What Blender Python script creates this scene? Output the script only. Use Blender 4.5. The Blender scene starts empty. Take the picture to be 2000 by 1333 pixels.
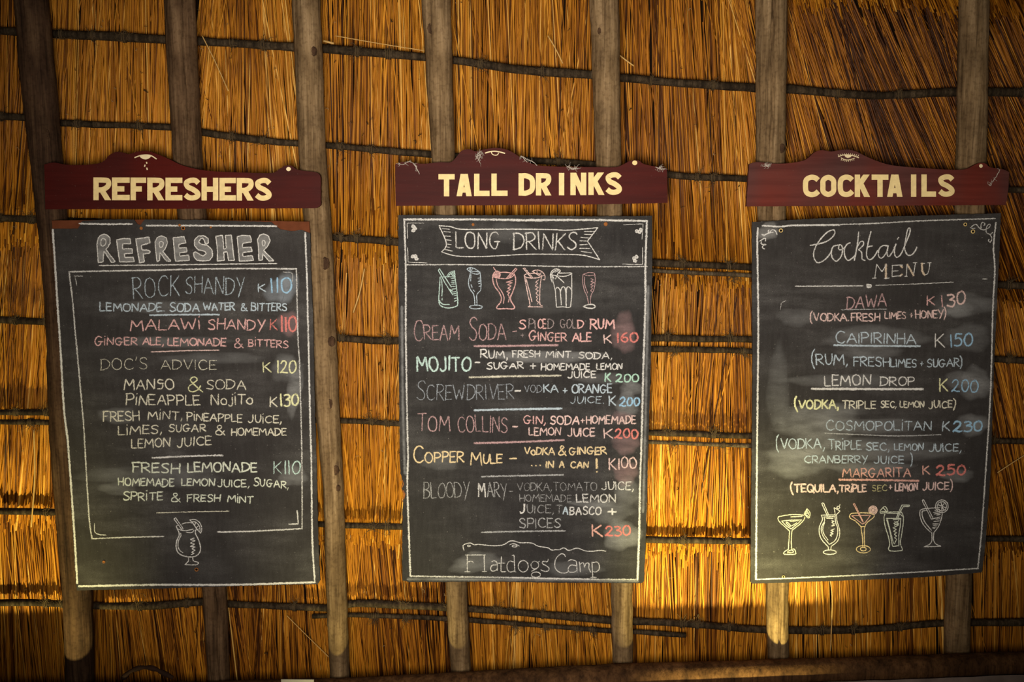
import bpy, math, random
import numpy as np
from mathutils import Vector, Matrix
from mathutils.geometry import tessellate_polygon

SC = bpy.context.scene
COL = SC.collection
R = random.Random(11)
NR = np.random.RandomState(5)
rad = math.radians

# ------------------------------------------------------------------ camera
SLOPE = rad(50)                       # underside of a thatched roof
PITCH = rad(40 - 7.9)                 # the photographer looks up at it
FPX = 1944.4                          # 35 mm lens, 2000 px wide
CAM = Vector((0, 0, 1.6))
cd = bpy.data.cameras.new('camera'); cd.lens = 35; cd.sensor_width = 36; cd.clip_start = .05
cam = bpy.data.objects.new('camera', cd); COL.objects.link(cam)
cam.location = CAM; cam.rotation_euler = (rad(90) + PITCH, 0, 0)
SC.camera = cam
FWD = Vector((0, math.cos(PITCH), math.sin(PITCH)))
UPV = Vector((0, -math.sin(PITCH), math.cos(PITCH)))
# roof frame: U along the eaves, V up the slope, N out of the thatch into the room
U = Vector((1, 0, 0)); V = Vector((0, -math.cos(SLOPE), math.sin(SLOPE))); N = U.cross(V)
ORG = CAM + FWD * 2.43
ROT = Matrix((U, V, N)).transposed()

def at(x, y, n=0.0):
    """photo point -> roof coordinates (u, v, n) on the layer n above the thatch"""
    d = FWD + U * ((x - 1000) / FPX) + UPV * (-(y - 666.5) / FPX)
    t = (n - (CAM - ORG).dot(N)) / d.dot(N)
    p = CAM + d * t - ORG
    return Vector((p.dot(U), p.dot(V), n))
PX = 0.0012                           # about one photo pixel on the roof, in metres

# ------------------------------------------------------------------ light and exposure
def world_light(strength, colour):
    w = bpy.data.worlds.new('world'); SC.world = w; w.use_nodes = True
    b = w.node_tree.nodes['Background']; b.inputs[0].default_value = (*colour, 1); b.inputs[1].default_value = strength
world_light(0.05, (1.0, .86, .68))
def light(name, kind, p, energy, colour, size=.1, aim=None, **k):
    l = bpy.data.lights.new(name, kind); l.energy = energy; l.color = colour
    if kind == 'AREA': l.shape = 'RECTANGLE'; l.size, l.size_y = size
    else: l.shadow_soft_size = size
    for a, b in k.items(): setattr(l, a, b)
    o = bpy.data.objects.new(name, l); COL.objects.link(o); o.location = p
    if aim is not None: o.rotation_euler = (Vector(aim) - Vector(p)).to_track_quat('-Z', 'Y').to_euler()
    return o
def roofpt(u, v, n): return ORG + U * u + V * v + N * n
# added soft spot near the camera in place of daylight; its cone dims the edges
light('added_front_spot', 'SPOT', roofpt(-.12, .13, 2.30), 300, (1.0, .925, .82), .30, roofpt(.02, .11, 0), spot_size=rad(76), spot_blend=1.0)
# warm spotlights standing below the wall log, shining up the thatch over its top
BEAM_V = at(1000, 1330, .155).y
def uplight(x, aim, e, cone, drop=.50, s=.03):
    p = at(x, 1330, .155); p.y = BEAM_V - drop; p.z = .70
    light('warm_uplight', 'SPOT', roofpt(*p), e, (1.0, .91, .36), s, roofpt(*at(*aim, 0)), spot_size=rad(cone), spot_blend=1.0)
uplight(110, (60, 1075), 95, 46)
uplight(760, (740, 1120), 52, 44)
uplight(1420, (1420, 1085), 150, 50, .30)
SC.view_settings.view_transform = 'Standard'; SC.view_settings.look = 'None'
SC.view_settings.gamma = 1; SC.view_settings.use_curve_mapping = False
SC.view_settings.exposure = 0.0

# ------------------------------------------------------------------ helpers
def frame(o, org=(0, 0, 0)):
    m = ROT.to_4x4(); m.translation = roofpt(*org); o.matrix_world = m
def tag(o, label=None, cat=None, group=None, kind=None):
    if label: o['label'] = label
    if cat: o['category'] = cat
    if group: o['group'] = group
    if kind: o['kind'] = kind
    return o
class MB:
    """collects geometry in roof coordinates, links it as ONE object"""
    def __init__(s, org=(0, 0, 0)):
        s.v = []; s.f = []; s.m = []; s.a = {}; s.org = Vector(org); s.sm = []
    def add(s, verts, faces, mat=0, smooth=False, **att):
        b = len(s.v); s.v.extend(Vector(p) - s.org for p in verts)
        for f in faces: s.f.append(tuple(i + b for i in f)); s.m.append(mat); s.sm.append(smooth)
        for k, vals in att.items():
            l = s.a.setdefault(k, []); l.extend([0.0] * (b - len(l)))
            l.extend([vals] * len(verts) if isinstance(vals, (int, float)) else vals)
        return s
    def tube(s, pts, rs, sides=8, mat=0, cap=True, wob=0, groove=None, flat=None, **att):
        pts = [Vector(p) for p in pts]; k = len(pts)
        if not isinstance(rs, (list, tuple)): rs = [rs] * k
        vs, fs = [], []
        ref = None
        for i, p in enumerate(pts):
            d = (pts[min(i + 1, k - 1)] - pts[max(i - 1, 0)]).normalized()
            if ref is None: ref = Vector((0, 0, 1)) if abs(d.z) < .9 else Vector((1, 0, 0))
            a = (ref - d * ref.dot(d)).normalized(); b = d.cross(a); ref = a
            for j in range(sides):
                t = 2 * math.pi * j / sides; r = rs[i] * (1 + wob * (R.random() - .5))
                if groove is not None:
                    g = groove[0] + .1 * math.sin(i * .7); dt = abs((t - g + math.pi) % (2 * math.pi) - math.pi)
                    if dt < groove[1]: r *= 1 - groove[2] * (1 - dt / groove[1])
                fl = flat[i] / rs[i] if flat else 1
                vs.append(p + a * (math.cos(t) * r * fl) + b * (math.sin(t) * r))
        for i in range(k - 1):
            for j in range(sides):
                a, b = i * sides + j, i * sides + (j + 1) % sides
                fs.append((a, b, b + sides, a + sides))
        if cap: fs.append(tuple(range(sides - 1, -1, -1))); fs.append(tuple((k - 1) * sides + j for j in range(sides)))
        return s.add(vs, fs, mat, True, **att)
    def build(s, name, mats, parent=None):
        me = bpy.data.meshes.new(name); me.from_pydata(s.v, [], s.f)
        for m in (mats if isinstance(mats, (list, tuple)) else [mats]): me.materials.append(m)
        me.polygons.foreach_set('material_index', s.m); me.polygons.foreach_set('use_smooth', s.sm)
        for k, l in s.a.items():
            l.extend([0.0] * (len(s.v) - len(l)))
            at_ = me.attributes.new(k, 'FLOAT', 'POINT'); at_.data.foreach_set('value', l)
        me.update()
        o = bpy.data.objects.new(name, me); COL.objects.link(o)
        if parent is None: frame(o, s.org)
        else: o.parent = parent
        return o
def thing(name, org, label, cat, group=None, kind=None):
    o = bpy.data.objects.new(name, None); COL.objects.link(o); o.empty_display_size = .05
    frame(o, org); return tag(o, label, cat, group, kind)
def spline(pts, step=None, closed=False):
    """Catmull-Rom through 2-D points"""
    p = [Vector((a[0], a[1])) for a in pts]
    if len(p) < 3: return p
    out = []; n = len(p)
    for i in range(n if closed else n - 1):
        p0, p1, p2, p3 = ((p[(i + k) % n] if closed else p[min(max(i + k, 0), n - 1)]) for k in (-1, 0, 1, 2))
        m = 5
        for j in range(m):
            t = j / m
            out.append(.5 * ((2 * p1) + (p2 - p0) * t + (2 * p0 - 5 * p1 + 4 * p2 - p3) * t * t + (3 * p1 - p0 - 3 * p2 + p3) * t ** 3))
    out.append(p[0] if closed else p[-1]); return out
def resample(p, step):
    p = [Vector((a[0], a[1])) for a in p]
    L = [0]
    for a, b in zip(p, p[1:]): L.append(L[-1] + (b - a).length)
    n = max(1, int(L[-1] / step)); out = []; k = 0
    for i in range(n + 1):
        d = L[-1] * i / n
        while k < len(L) - 2 and L[k + 1] < d: k += 1
        s = L[k + 1] - L[k]; t = 0 if s < 1e-9 else (d - L[k]) / s
        out.append(p[k].lerp(p[k + 1], t))
    return out
def prism(mb, pts, n0, n1, mat=0):
    """outline of photo points -> slab between two layers (front n1)"""
    k = len(pts)
    base = [at(x, y, n1) for x, y in pts]
    vs = base + [Vector((p.x, p.y, n0)) for p in base]
    tri = tessellate_polygon([[(x, -y, 0) for x, y in pts]])
    fs = []
    for t in tri:
        a, b, c = (vs[i] for i in t)
        if (b - a).cross(c - a).z < 0: t = (t[0], t[2], t[1])
        fs.append(tuple(t)); fs.append((t[0] + k, t[2] + k, t[1] + k))
    for i in range(k): fs.append((i, (i + 1) % k, (i + 1) % k + k, i + k))
    return mb.add(vs, fs, mat)
def rough(pts, amp, step=6):
    out = []
    for a, b in zip(pts, pts[1:] + pts[:1]):
        q = resample([a, b], step)[:-1]
        out += [(p.x + (R.random() - .5) * amp, p.y + (R.random() - .5) * amp) for p in q]
    return out

# ------------------------------------------------------------------ materials
def mat(name):
    m = bpy.data.materials.new(name); m.use_nodes = True
    nt = m.node_tree; b = nt.nodes['Principled BSDF']; b.inputs['Roughness'].default_value = .8
    b.inputs['Specular IOR Level'].default_value = .07
    return m, nt, b
class G:
    """tiny node helper"""
    def __init__(s, nt): s.nt = nt; s.N = nt.nodes; s.L = nt.links
    def n(s, t, ins=None, **k):
        x = s.N.new(t)
        for a, b in k.items(): setattr(x, a, b)
        for a, b in (ins or {}).items():
            if hasattr(b, 'is_linked') or hasattr(b, 'links'): s.L.new(b, x.inputs[a])
            else: x.inputs[a].default_value = b
        return x
    def math(s, op, a, b=0.0, c=None, clamp=False):
        x = s.N.new('ShaderNodeMath'); x.operation = op; x.use_clamp = clamp
        for i, q in enumerate((a, b, c)):
            if q is None: continue
            if hasattr(q, 'links'): s.L.new(q, x.inputs[i])
            else: x.inputs[i].default_value = q
        return x.outputs[0]
    def noise(s, scale, detail=3, vec=None, rough=.5, stretch=None):
        if vec is None: vec = s.n('ShaderNodeTexCoord').outputs['Object']
        if stretch: vec = s.n('ShaderNodeMapping', {'Vector': vec, 'Scale': stretch}).outputs[0]
        return s.n('ShaderNodeTexNoise', {'Vector': vec, 'Scale': scale, 'Detail': detail, 'Roughness': rough}).outputs[0]
    def ramp(s, fac, stops):
        x = s.N.new('ShaderNodeValToRGB'); e = x.color_ramp.elements
        while len(e) < len(stops): e.new(.5)
        for q, (p, c) in zip(e, stops): q.position = p; q.color = (*c, 1)
        s.L.new(fac, x.inputs[0]); return x.outputs[0]
    def mix(s, f, a, b, blend='MIX'):
        x = s.N.new('ShaderNodeMix'); x.data_type = 'RGBA'; x.blend_type = blend
        for i, q in ((0, f), (6, a), (7, b)):
            if hasattr(q, 'links'): s.L.new(q, x.inputs[i])
            else: x.inputs[i].default_value = q if i == 0 else (*q, 1)
        return x.outputs[2]
    def bump(s, h, strength, dist, b):
        x = s.n('ShaderNodeBump', {'Strength': strength, 'Distance': dist, 'Height': h})
        s.L.new(x.outputs[0], b.inputs['Normal'])
    def attr(s, name): return s.n('ShaderNodeAttribute', attribute_name=name).outputs['Fac']

def thatch_mat():
    m, nt, b = mat('straw'); g = G(nt)
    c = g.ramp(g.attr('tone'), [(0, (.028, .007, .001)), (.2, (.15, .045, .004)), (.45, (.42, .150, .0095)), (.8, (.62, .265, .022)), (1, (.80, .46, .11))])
    n1 = g.noise(14, 4, stretch=(7, 1, 7)); c = g.mix(.5, c, g.ramp(n1, [(.25, (.25, .2, .16)), (.55, (1, 1, 1)), (.8, (1.0, 1.0, .95))]), 'MULTIPLY')
    n2 = g.noise(3.2, 3); c = g.mix(.45, c, g.ramp(n2, [(.3, (.45, .36, .3)), (.6, (1, 1, 1))]), 'MULTIPLY')
    nt.links.new(c, b.inputs['Base Color']); b.inputs['Roughness'].default_value = .5; b.inputs['Specular IOR Level'].default_value = .18
    return m
def wood_mat(name, dark, midc, light_, scale=1, bump=.5):
    m, nt, b = mat(name); g = G(nt)
    n1 = g.noise(30 * scale, 6, stretch=(2.2, .16, 2.2), rough=.65)
    c = g.ramp(n1, [(.28, dark), (.5, midc), (.75, light_)])
    n4 = g.noise(75 * scale, 5, stretch=(2.6, .05, 2.6), rough=.7); c = g.mix(.65, c, g.ramp(n4, [(.34, (.3, .27, .25)), (.5, (1, 1, 1)), (.75, (1.0, 1.0, 1.0))]), 'MULTIPLY')
    n2 = g.noise(9, 4); c = g.mix(.7, c, g.ramp(n2, [(.32, (.35, .32, .3)), (.6, (1, 1, 1))]), 'MULTIPLY')
    n3 = g.noise(120, 2); c = g.mix(.35, c, g.ramp(n3, [(.35, (.35, .3, .28)), (.5, (1, 1, 1))]), 'MULTIPLY')
    nt.links.new(c, b.inputs['Base Color']); g.bump(n1, bump, .006, b); return m
def slate_mat(name, seed, base=(.0195, .0168, .0158), haze=.7):
    m, nt, b = mat(name); g = G(nt)
    vec = g.n('ShaderNodeMapping', {'Vector': g.n('ShaderNodeTexCoord').outputs['Object'], 'Location': (seed, seed * .7, 0)}).outputs[0]
    n1 = g.noise(5, 5, vec, .6, stretch=(.9, 1.7, 1)); n2 = g.noise(26, 5, vec, .6, stretch=(.35, 1.6, 1)); n3 = g.noise(620, 2, vec); n4 = g.noise(90, 3, vec, stretch=(1.5, .25, 1))
    sm = g.math('MULTIPLY', g.ramp(n1, [(.42, (0, 0, 0)), (.75, (1, 1, 1))]), g.ramp(n2, [(.35, (.1,) * 3), (.7, (1, 1, 1))]))
    sm = g.math('ADD', g.math('MULTIPLY', sm, haze), g.math('MULTIPLY', n4, .24))
    gr = g.math('MULTIPLY', g.math('MULTIPLY', sm, .75), g.ramp(n3, [(.3, (.3,) * 3), (.7, (1, 1, 1))]), clamp=True)
    c = g.mix(gr, base, (.17, .16, .15))
    sp = g.ramp(g.noise(210, 1, vec), [(.74, (0, 0, 0)), (.80, (.35,) * 3)])
    c = g.mix(sp, c, (.25, .23, .20))
    nt.links.new(c, b.inputs['Base Color']); b.inputs['Roughness'].default_value = .75
    g.bump(n4, .12, .002, b); return m
_ch = {}
def chalk(col, soft=False):
    """powdery chalk: grain lets the board show through; attributes edge and press come from the stroke"""
    k = (tuple(col), soft)
    if k in _ch: return _ch[k]
    m = bpy.data.materials.new('chalk'); m.use_nodes = True; nt = m.node_tree; nt.nodes.clear(); g = G(nt)
    l0 = sum(col) / 3; lin = tuple(((c * .72 + l0 * .28) / 255) ** 2.2 * .88 for c in col)
    d = g.n('ShaderNodeBsdfDiffuse', {'Color': (*lin, 1)}); t = g.n('ShaderNodeBsdfTransparent')
    n1 = g.noise(700, 2, rough=.7); n2 = g.noise(60, 2)
    e = g.attr('edge'); p = g.attr('press')
    if soft:
        n3 = g.noise(45, 4, stretch=(.5, 1.4, 1))
        a = g.math('MULTIPLY', g.math('SUBTRACT', 1.0, e), g.math('MULTIPLY', p, g.math('MULTIPLY', g.math('ADD', n1, .2), g.math('MULTIPLY', n3, 1.7))), clamp=True)
    else:
        q = g.math('SUBTRACT', g.math('MULTIPLY_ADD', p, 1.05, -.10), g.math('MULTIPLY', g.math('POWER', e, 2.0), .62))
        q = g.math('ADD', q, g.math('MULTIPLY_ADD', n2, .5, -.25))
        a = g.math('MULTIPLY_ADD', g.math('ADD', q, g.math('MULTIPLY_ADD', n1, 2.4, -1.65)), 1.35, .45, clamp=True)
        a = g.math('MULTIPLY', a, .93)
    mx = g.n('ShaderNodeMixShader'); nt.links.new(a, mx.inputs[0]); nt.links.new(t.outputs[0], mx.inputs[1]); nt.links.new(d.outputs[0], mx.inputs[2])
    out = g.n('ShaderNodeOutputMaterial'); nt.links.new(mx.outputs[0], out.inputs[0])
    _ch[k] = m; return m
def flat_mat(name, col, rough_=.7, var=.3, scale=60, spec=.08):
    m, nt, b = mat(name); g = G(nt)
    c = g.mix(var, col, g.ramp(g.noise(scale, 4), [(.3, (.3,) * 3), (.65, (1, 1, 1))]), 'MULTIPLY')
    nt.links.new(c, b.inputs['Base Color']); b.inputs['Roughness'].default_value = rough_; b.inputs['Specular IOR Level'].default_value = spec; return m
def sign_mat(name, a, bcol, seed):
    m, nt, b = mat(name); g = G(nt)
    vec = g.n('ShaderNodeMapping', {'Vector': g.n('ShaderNodeTexCoord').outputs['Object'], 'Location': (seed, seed, 0)}).outputs[0]
    n1 = g.noise(28, 6, vec, .65, stretch=(.12, 2, 2)); n2 = g.noise(4, 3, vec, stretch=(1, .6, 1)); n3 = g.noise(260, 2, vec)
    c = g.mix(g.ramp(n2, [(.35, (0, 0, 0)), (.65, (1, 1, 1))]), a, bcol)
    c = g.mix(.6, c, g.ramp(n1, [(.3, (.45, .42, .42)), (.6, (1, 1, 1)), (.8, (1.0, .95, .9))]), 'MULTIPLY')
    c = g.mix(g.ramp(n3, [(.68, (0, 0, 0)), (.78, (.35,) * 3)]), c, (.16, .10, .08))
    nt.links.new(c, b.inputs['Base Color']); b.inputs['Roughness'].default_value = .55; g.bump(n1, .15, .003, b); return m
M = {}
M['straw'] = thatch_mat()
M['pole'] = wood_mat('weathered_pole', (.070, .040, .018), (.20, .126, .060), (.34, .228, .120))
M['pole_brown'] = wood_mat('brown_pole', (.035, .019, .009), (.12, .068, .034), (.22, .135, .07))
M['pole_dark'] = wood_mat('dark_pole', (.018, .010, .006), (.065, .034, .018), (.13, .075, .038))
M['stick'] = wood_mat('smoked_stick', (.012, .008, .005), (.040, .027, .015), (.11, .075, .042), 1.5)
M['stick_pale'] = wood_mat('bleached_stick', (.03, .02, .012), (.085, .06, .035), (.16, .12, .07), 2)
M['log'] = wood_mat('brown_log', (.02, .009, .004), (.07, .032, .012), (.13, .062, .024), .7)
M['twine'] = flat_mat('bark_twine', (.085, .055, .026), .9)
M['dark'] = flat_mat('gap_shade_backing', (.012, .006, .003), 1, .2)  # backing coloured near-black so gaps between straws look deeply shaded
M['cream'] = flat_mat('cream_paint', (.76, .58, .27), .6, .22, 90)
M['pale'] = flat_mat('pale_paint', (.74, .60, .36), .6, .2, 90)
M['brown_board'] = flat_mat('fibreboard', (.125, .036, .014), .8, .4, 50)
M['rust'] = flat_mat('rust', (.30, .11, .03), .8, .4, 300)
M['brass'] = flat_mat('brass_eyelet', (.62, .44, .16), .4, .2, 200, .6)
M['hole'] = flat_mat('dark_hole', (.004, .003, .003), 1, 0)
M['web'] = flat_mat('dusty_cobweb', (.42, .36, .30), 1, .2)
M['loose'] = flat_mat('loose_straw', (.55, .33, .11), .5, .3, 40)
M['plaster'] = flat_mat('grey_plaster', (.16, .12, .10), .95, .5, 25)
M['card'] = flat_mat('white_card', (.20, .18, .16), .8, .1)
M['branch'] = flat_mat('dark_branch', (.03, .014, .008), .8, .5, 60)

# ------------------------------------------------------------------ roof lining and thatch
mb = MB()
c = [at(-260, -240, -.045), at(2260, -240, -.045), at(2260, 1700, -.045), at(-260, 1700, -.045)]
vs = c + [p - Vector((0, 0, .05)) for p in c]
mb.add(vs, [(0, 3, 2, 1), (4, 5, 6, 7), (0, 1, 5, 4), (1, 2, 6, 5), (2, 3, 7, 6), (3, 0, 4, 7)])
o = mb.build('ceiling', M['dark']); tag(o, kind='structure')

def lean(x, y):
    """how far the straw leans (degrees, + = foot to the right) at a photo point"""
    top = np.interp(x, [0, 150, 350, 600, 1000, 1250, 1400, 1550, 1700, 1850, 2050], [5, 5, 2, 0, 1, 1, 6, 15, 21, 25, 27])
    midl = np.interp(x, [0, 120, 500, 800, 1250, 1450, 1700, 1900, 2050], [-6, -5, 0, 0, -1, 1, 7, 13, 16])
    low = np.interp(x, [0, 150, 500, 900, 1200, 1450, 1600, 1800, 2050], [0, 1, 2, 3, 2, -1, 3, 4, 3])
    if x < 420: top = np.interp(x, [0, 420], [-5, -1.5])
    return np.interp(y, [150, 400, 650, 850, 1100, 1250], [top, top, midl, midl, low, low])
def butt_line(k, x):
    return (np.interp(x, [-100, 1200, 1500, 1700, 2100], [-90, -60, 5, 22, 40]),
            np.interp(x, [-100, 100, 650, 800, 1350, 1980, 2100], [500, 480, 503, 508, 553, 590, 595]),
            np.interp(x, [-100, 60, 700, 1350, 1960, 2100], [1025, 1022, 1064, 1082, 1078, 1075]),
            np.interp(x, [-100, 2100], [1470, 1440]))[k]
def make_thatch():
    S = []                           # p0 (foot), p1 (top), radius, tone, bend
    for k in range(4):
        x = -150.0
        while x < 2150:
            bw = R.uniform(45, 115)                        # a bundle
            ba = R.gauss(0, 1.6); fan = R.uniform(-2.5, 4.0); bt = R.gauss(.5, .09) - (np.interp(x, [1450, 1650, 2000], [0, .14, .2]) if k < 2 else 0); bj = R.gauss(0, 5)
            cnt = int(bw / 3.1 * 5.2)
            for i in range(cnt):
                s = R.uniform(-.22, 1.22) if i % 3 else R.random(); xx = x + s * bw
                # fewer straws where two bundles meet
                if i % 3 == 0 and min(s, 1 - s) * bw < 4 and R.random() < .6: continue
                deep = R.random()
                jit = R.expovariate(1 / 13.0) if R.random() < .8 else R.uniform(0, 110)
                yf = butt_line(k, xx) + bj + R.gauss(0, 5) - jit * (1 if R.random() < .75 else -.35)
                L = R.uniform(.62, .92)
                ym = yf - 250
                a = lean(xx, ym) + ba + fan * (s - .5) * 2 + R.gauss(0, 1.5)
                if R.random() < .06: a += R.gauss(0, 6)
                foot = at(xx + math.tan(rad(a)) * (yf - ym), yf, 0)
                d = Vector((math.sin(rad(a)), -math.cos(rad(a)), 0))
                n0 = -.0055 - deep * .022; n1 = n0 - .016
                p0 = Vector((foot.x, foot.y, n0 + R.uniform(0, .003))); p1 = Vector((foot.x, foot.y, n1)) - d * L
                r = R.choice((.0012, .0014, .0016, .0017, .0019, .0022)) * R.uniform(.85, 1.12)
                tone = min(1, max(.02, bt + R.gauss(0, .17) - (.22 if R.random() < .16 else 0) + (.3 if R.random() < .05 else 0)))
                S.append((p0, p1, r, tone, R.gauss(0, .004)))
            x += bw
    n = len(S); K = 4; Q = 5
    P0 = np.array([s[0] for s in S]); P1 = np.array([s[1] for s in S]); r = np.array([s[2] for s in S]); tone = np.array([s[3] for s in S]); bend = np.array([s[4] for s in S])
    d = P1 - P0; d /= np.linalg.norm(d, axis=1)[:, None]
    side = np.cross(d, [0, 0, 1]); side /= np.linalg.norm(side, axis=1)[:, None]; up = np.cross(side, d)
    V_ = np.zeros((n, K, Q, 3)); ph = NR.rand(n)
    for i in range(K):
        t = i / (K - 1); c = P0 * (1 - t) + P1 * t + side * (bend * math.sin(math.pi * t))[:, None]
        rr = r * (1 - .25 * t)
        for j in range(Q):
            a = 2 * math.pi * (j + ph) / Q
            V_[:, i, j] = c + side * (np.cos(a) * rr)[:, None] + up * (np.sin(a) * rr)[:, None]
    idx = np.arange(n * K * Q).reshape(n, K, Q)
    q = [np.stack([idx[:, i, j], idx[:, i, (j + 1) % Q], idx[:, i + 1, (j + 1) % Q], idx[:, i + 1, j]], -1) for i in range(K - 1) for j in range(Q)]
    quads = np.concatenate(q).reshape(-1, 4); caps = idx[:, 0, ::-1]
    loops = np.concatenate([quads.ravel(), caps.ravel()]); nf = len(quads) + len(caps)
    starts = np.concatenate([np.arange(len(quads)) * 4, len(quads) * 4 + np.arange(len(caps)) * Q])
    me = bpy.data.meshes.new('thatch'); me.vertices.add(n * K * Q); me.vertices.foreach_set('co', V_.ravel())
    me.loops.add(len(loops)); me.loops.foreach_set('vertex_index', loops.astype(np.int32))
    me.polygons.add(nf); me.polygons.foreach_set('loop_start', starts.astype(np.int32))
    me.polygons.foreach_set('use_smooth', np.concatenate([np.ones(len(quads), bool), np.zeros(len(caps), bool)]))
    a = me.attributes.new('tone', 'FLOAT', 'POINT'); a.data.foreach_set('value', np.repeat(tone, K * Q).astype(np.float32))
    me.update(calc_edges=True); me.validate(); me.materials.append(M['straw'])
    o = bpy.data.objects.new('thatch', me); COL.objects.link(o); frame(o)
    tag(o, 'golden brown straw thatch lining the underside of the roof', 'thatch', kind='stuff')
make_thatch()

# ------------------------------------------------------------------ purlins: smoked sticks lashed across the thatch
def path3(pts, n, step=22, wob=1.0):
    q = resample(spline(pts), step)
    return [at(p.x + R.uniform(-wob, wob), p.y + R.uniform(-wob, wob), n) for p in q]
def make_purlin(pts, th, label, ties, m='stick', n=.0125, free=0):
    r0 = th * PX / 2 * 1.02
    ps = path3(pts, n, 30, .55); mid = ps[len(ps) // 2]
    root = thing('purlin', mid, label, 'purlin', 'purlins lashed across the thatch', 'thing')
    mb = MB(mid); rs = [min(.0122, r0 * (1 + .07 * math.sin(i * .45 + th) + R.uniform(-.05, .05))) for i in range(len(ps))]
    mb.tube(ps, rs, 9, wob=.10); mb.build('pole', M[m], root)
    for tx in ties:
        j = min(range(len(ps)), key=lambda i: abs(ps[i].x - at(tx, 600, n).x)); p = ps[j]
        dv = (ps[min(j + 1, len(ps) - 1)] - ps[max(j - 1, 0)]).normalized()
        b = MB(mid); h = []; rr = rs[j] + .0012; w = R.uniform(.006, .014); turns = R.choice((2, 3))
        sd = Vector((-dv.y, dv.x, 0))
        for i in range(turns * 14 + 1):
            t = i / 14 * 2 * math.pi; off = (i / (turns * 14) - .5) * w
            nn = math.sin(t) * rr
            h.append(p + dv * off + sd * (math.cos(t) * rr * 1.05) + Vector((0, 0, max(nn, -.010))))
        b.tube(h, .0011, 5)
        for _ in range(R.choice((10, 14, 18))):            # frayed ends
            q = [p + dv * R.uniform(-.008, .008) + sd * (R.uniform(-rr, rr) if not free else R.uniform(0, rr) * free) + Vector((0, 0, rr * .8))]
            a = R.uniform(0, 2 * math.pi) if not free else R.uniform(.3, 2.8) * free; l = R.uniform(.004, .013)
            for s in range(4):
                a += R.gauss(0, .6); q.append(q[-1] + (dv * math.cos(a) + sd * math.sin(a)) * l * .6 + Vector((0, 0, R.uniform(-.002, .0012))))
            b.tube(q, [.0006, .0006, .0005, .0004, .0003], 4)
        b.build('tie', M['twine'], root)
    return root
PUR = [
 ([(-60,57),(105,66),(320,77),(570,92),(640,96),(830,112),(880,117),(950,127),(1010,136),(1160,147),(1300,160),(1475,172),(1540,174),(1640,183),(1720,187),(1870,180),(2060,182)], 16,
  'dark purlin stick crossing highest on the thatch, dipping to the right', [20, 150, 210, 280, 480, 545, 700, 780, 955, 1060, 1260, 1390, 1620, 1725, 1960], 'stick'),
 ([(-60,226),(48,230),(115,240),(330,249),(390,258),(500,273),(580,281),(640,284),(840,302),(1000,312),(1165,322),(1310,342),(1460,350),(1600,358),(1970,371),(2060,373)], 13,
  'thin dark purlin stick running along the tops of the three painted signs', [30, 185, 285, 465, 525, 665, 735, 1080, 1350, 1400], 'stick'),
 ([(-60,424),(85,430),(330,440),(655,464),(775,473),(1000,490),(1275,513),(1470,523),(1700,535),(1945,556),(2060,561)], 14,
  'dark purlin stick crossing just below the signs, behind the board headings', [25, 70, 680, 712, 760, 1320, 1418, 1975], 'stick'),
 ([(1180,524),(1275,529),(1400,535),(1480,539),(1560,544)], 9,
  'thin second stick doubled under the purlin right of the LONG DRINKS heading', [1318, 1420], 'stick_pale'),
 ([(-60,622),(40,626),(110,630),(350,640),(655,660),(780,666),(1000,660),(1270,660),(1400,663),(1475,664),(1700,685),(1945,702),(2060,705)], 14,
  'dark purlin stick at the height of the CREAM SODA line', [40, 80, 680, 762, 1300, 1440, 1970], 'stick'),
 ([(1190,680),(1270,682),(1380,684),(1475,687),(1545,702)], 12,
  'dark second stick doubled under the purlin beside CREAM SODA price', [1322, 1436], 'stick'),
 ([(-60,805),(95,806),(300,812),(655,822),(780,828),(1000,838),(1265,845),(1470,852),(1700,858),(1940,862),(2060,864)], 12,
  'dark purlin stick at the height of the TOM COLLINS line', [20, 75, 712, 742, 1310, 1405, 1965], 'stick'),
 ([(-60,824),(95,825),(180,828)], 11, 'short dark second stick doubled under the purlin at the left of the pineapple line', [22, 78], 'stick'),
 ([(1190,862),(1270,864),(1400,869),(1480,872),(1540,874)], 9, 'thin pale second stick doubled under the purlin beside the TOM COLLINS price', [1312, 1402], 'stick_pale'),
 ([(-60,998),(112,1001),(300,1010),(660,1026),(785,1030),(1000,1042),(1262,1054),(1470,1057),(1700,1055),(1920,1053),(2060,1056)], 13,
  'dark purlin stick behind the lower parts of the boards, above the bottom one', [60, 715, 745, 1330, 1445, 1950], 'stick'),
 ([(-60,1178),(60,1178),(125,1180),(180,1184),(300,1184),(400,1176),(440,1180),(640,1188),(690,1179),(880,1188),(1000,1196),(1190,1212),(1250,1214),(1380,1222),(1470,1230),(1540,1232),(1700,1230),(1850,1218),(2060,1216)], 15,
  'thick dark purlin stick crossing lowest, under the bottom edges of the boards', [40, 100, 235, 325, 545, 765, 860, 975, 1005, 1060, 1115, 1345, 1375, 1430, 1620, 1690, 1790, 1930], 'stick'),
 ([(610,1205),(690,1202),(880,1210),(1000,1218),(1190,1233),(1260,1236),(1340,1242)], 10,
  'second stick doubled under the lowest purlin below the LONG DRINKS board', [690, 770, 865, 980, 1055, 1120, 1165], 'stick'),
]
for k, p in enumerate(PUR): make_purlin(p[0], p[1], p[2], [t + 14 for t in p[3]] if k in (3, 5, 7, 8, 11) else p[3], p[4], free={2: 1, 4: 1, 6: 1, 10: 1, 3: -1, 5: -1, 7: -1, 8: -1, 11: -1}.get(k, 0))

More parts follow.
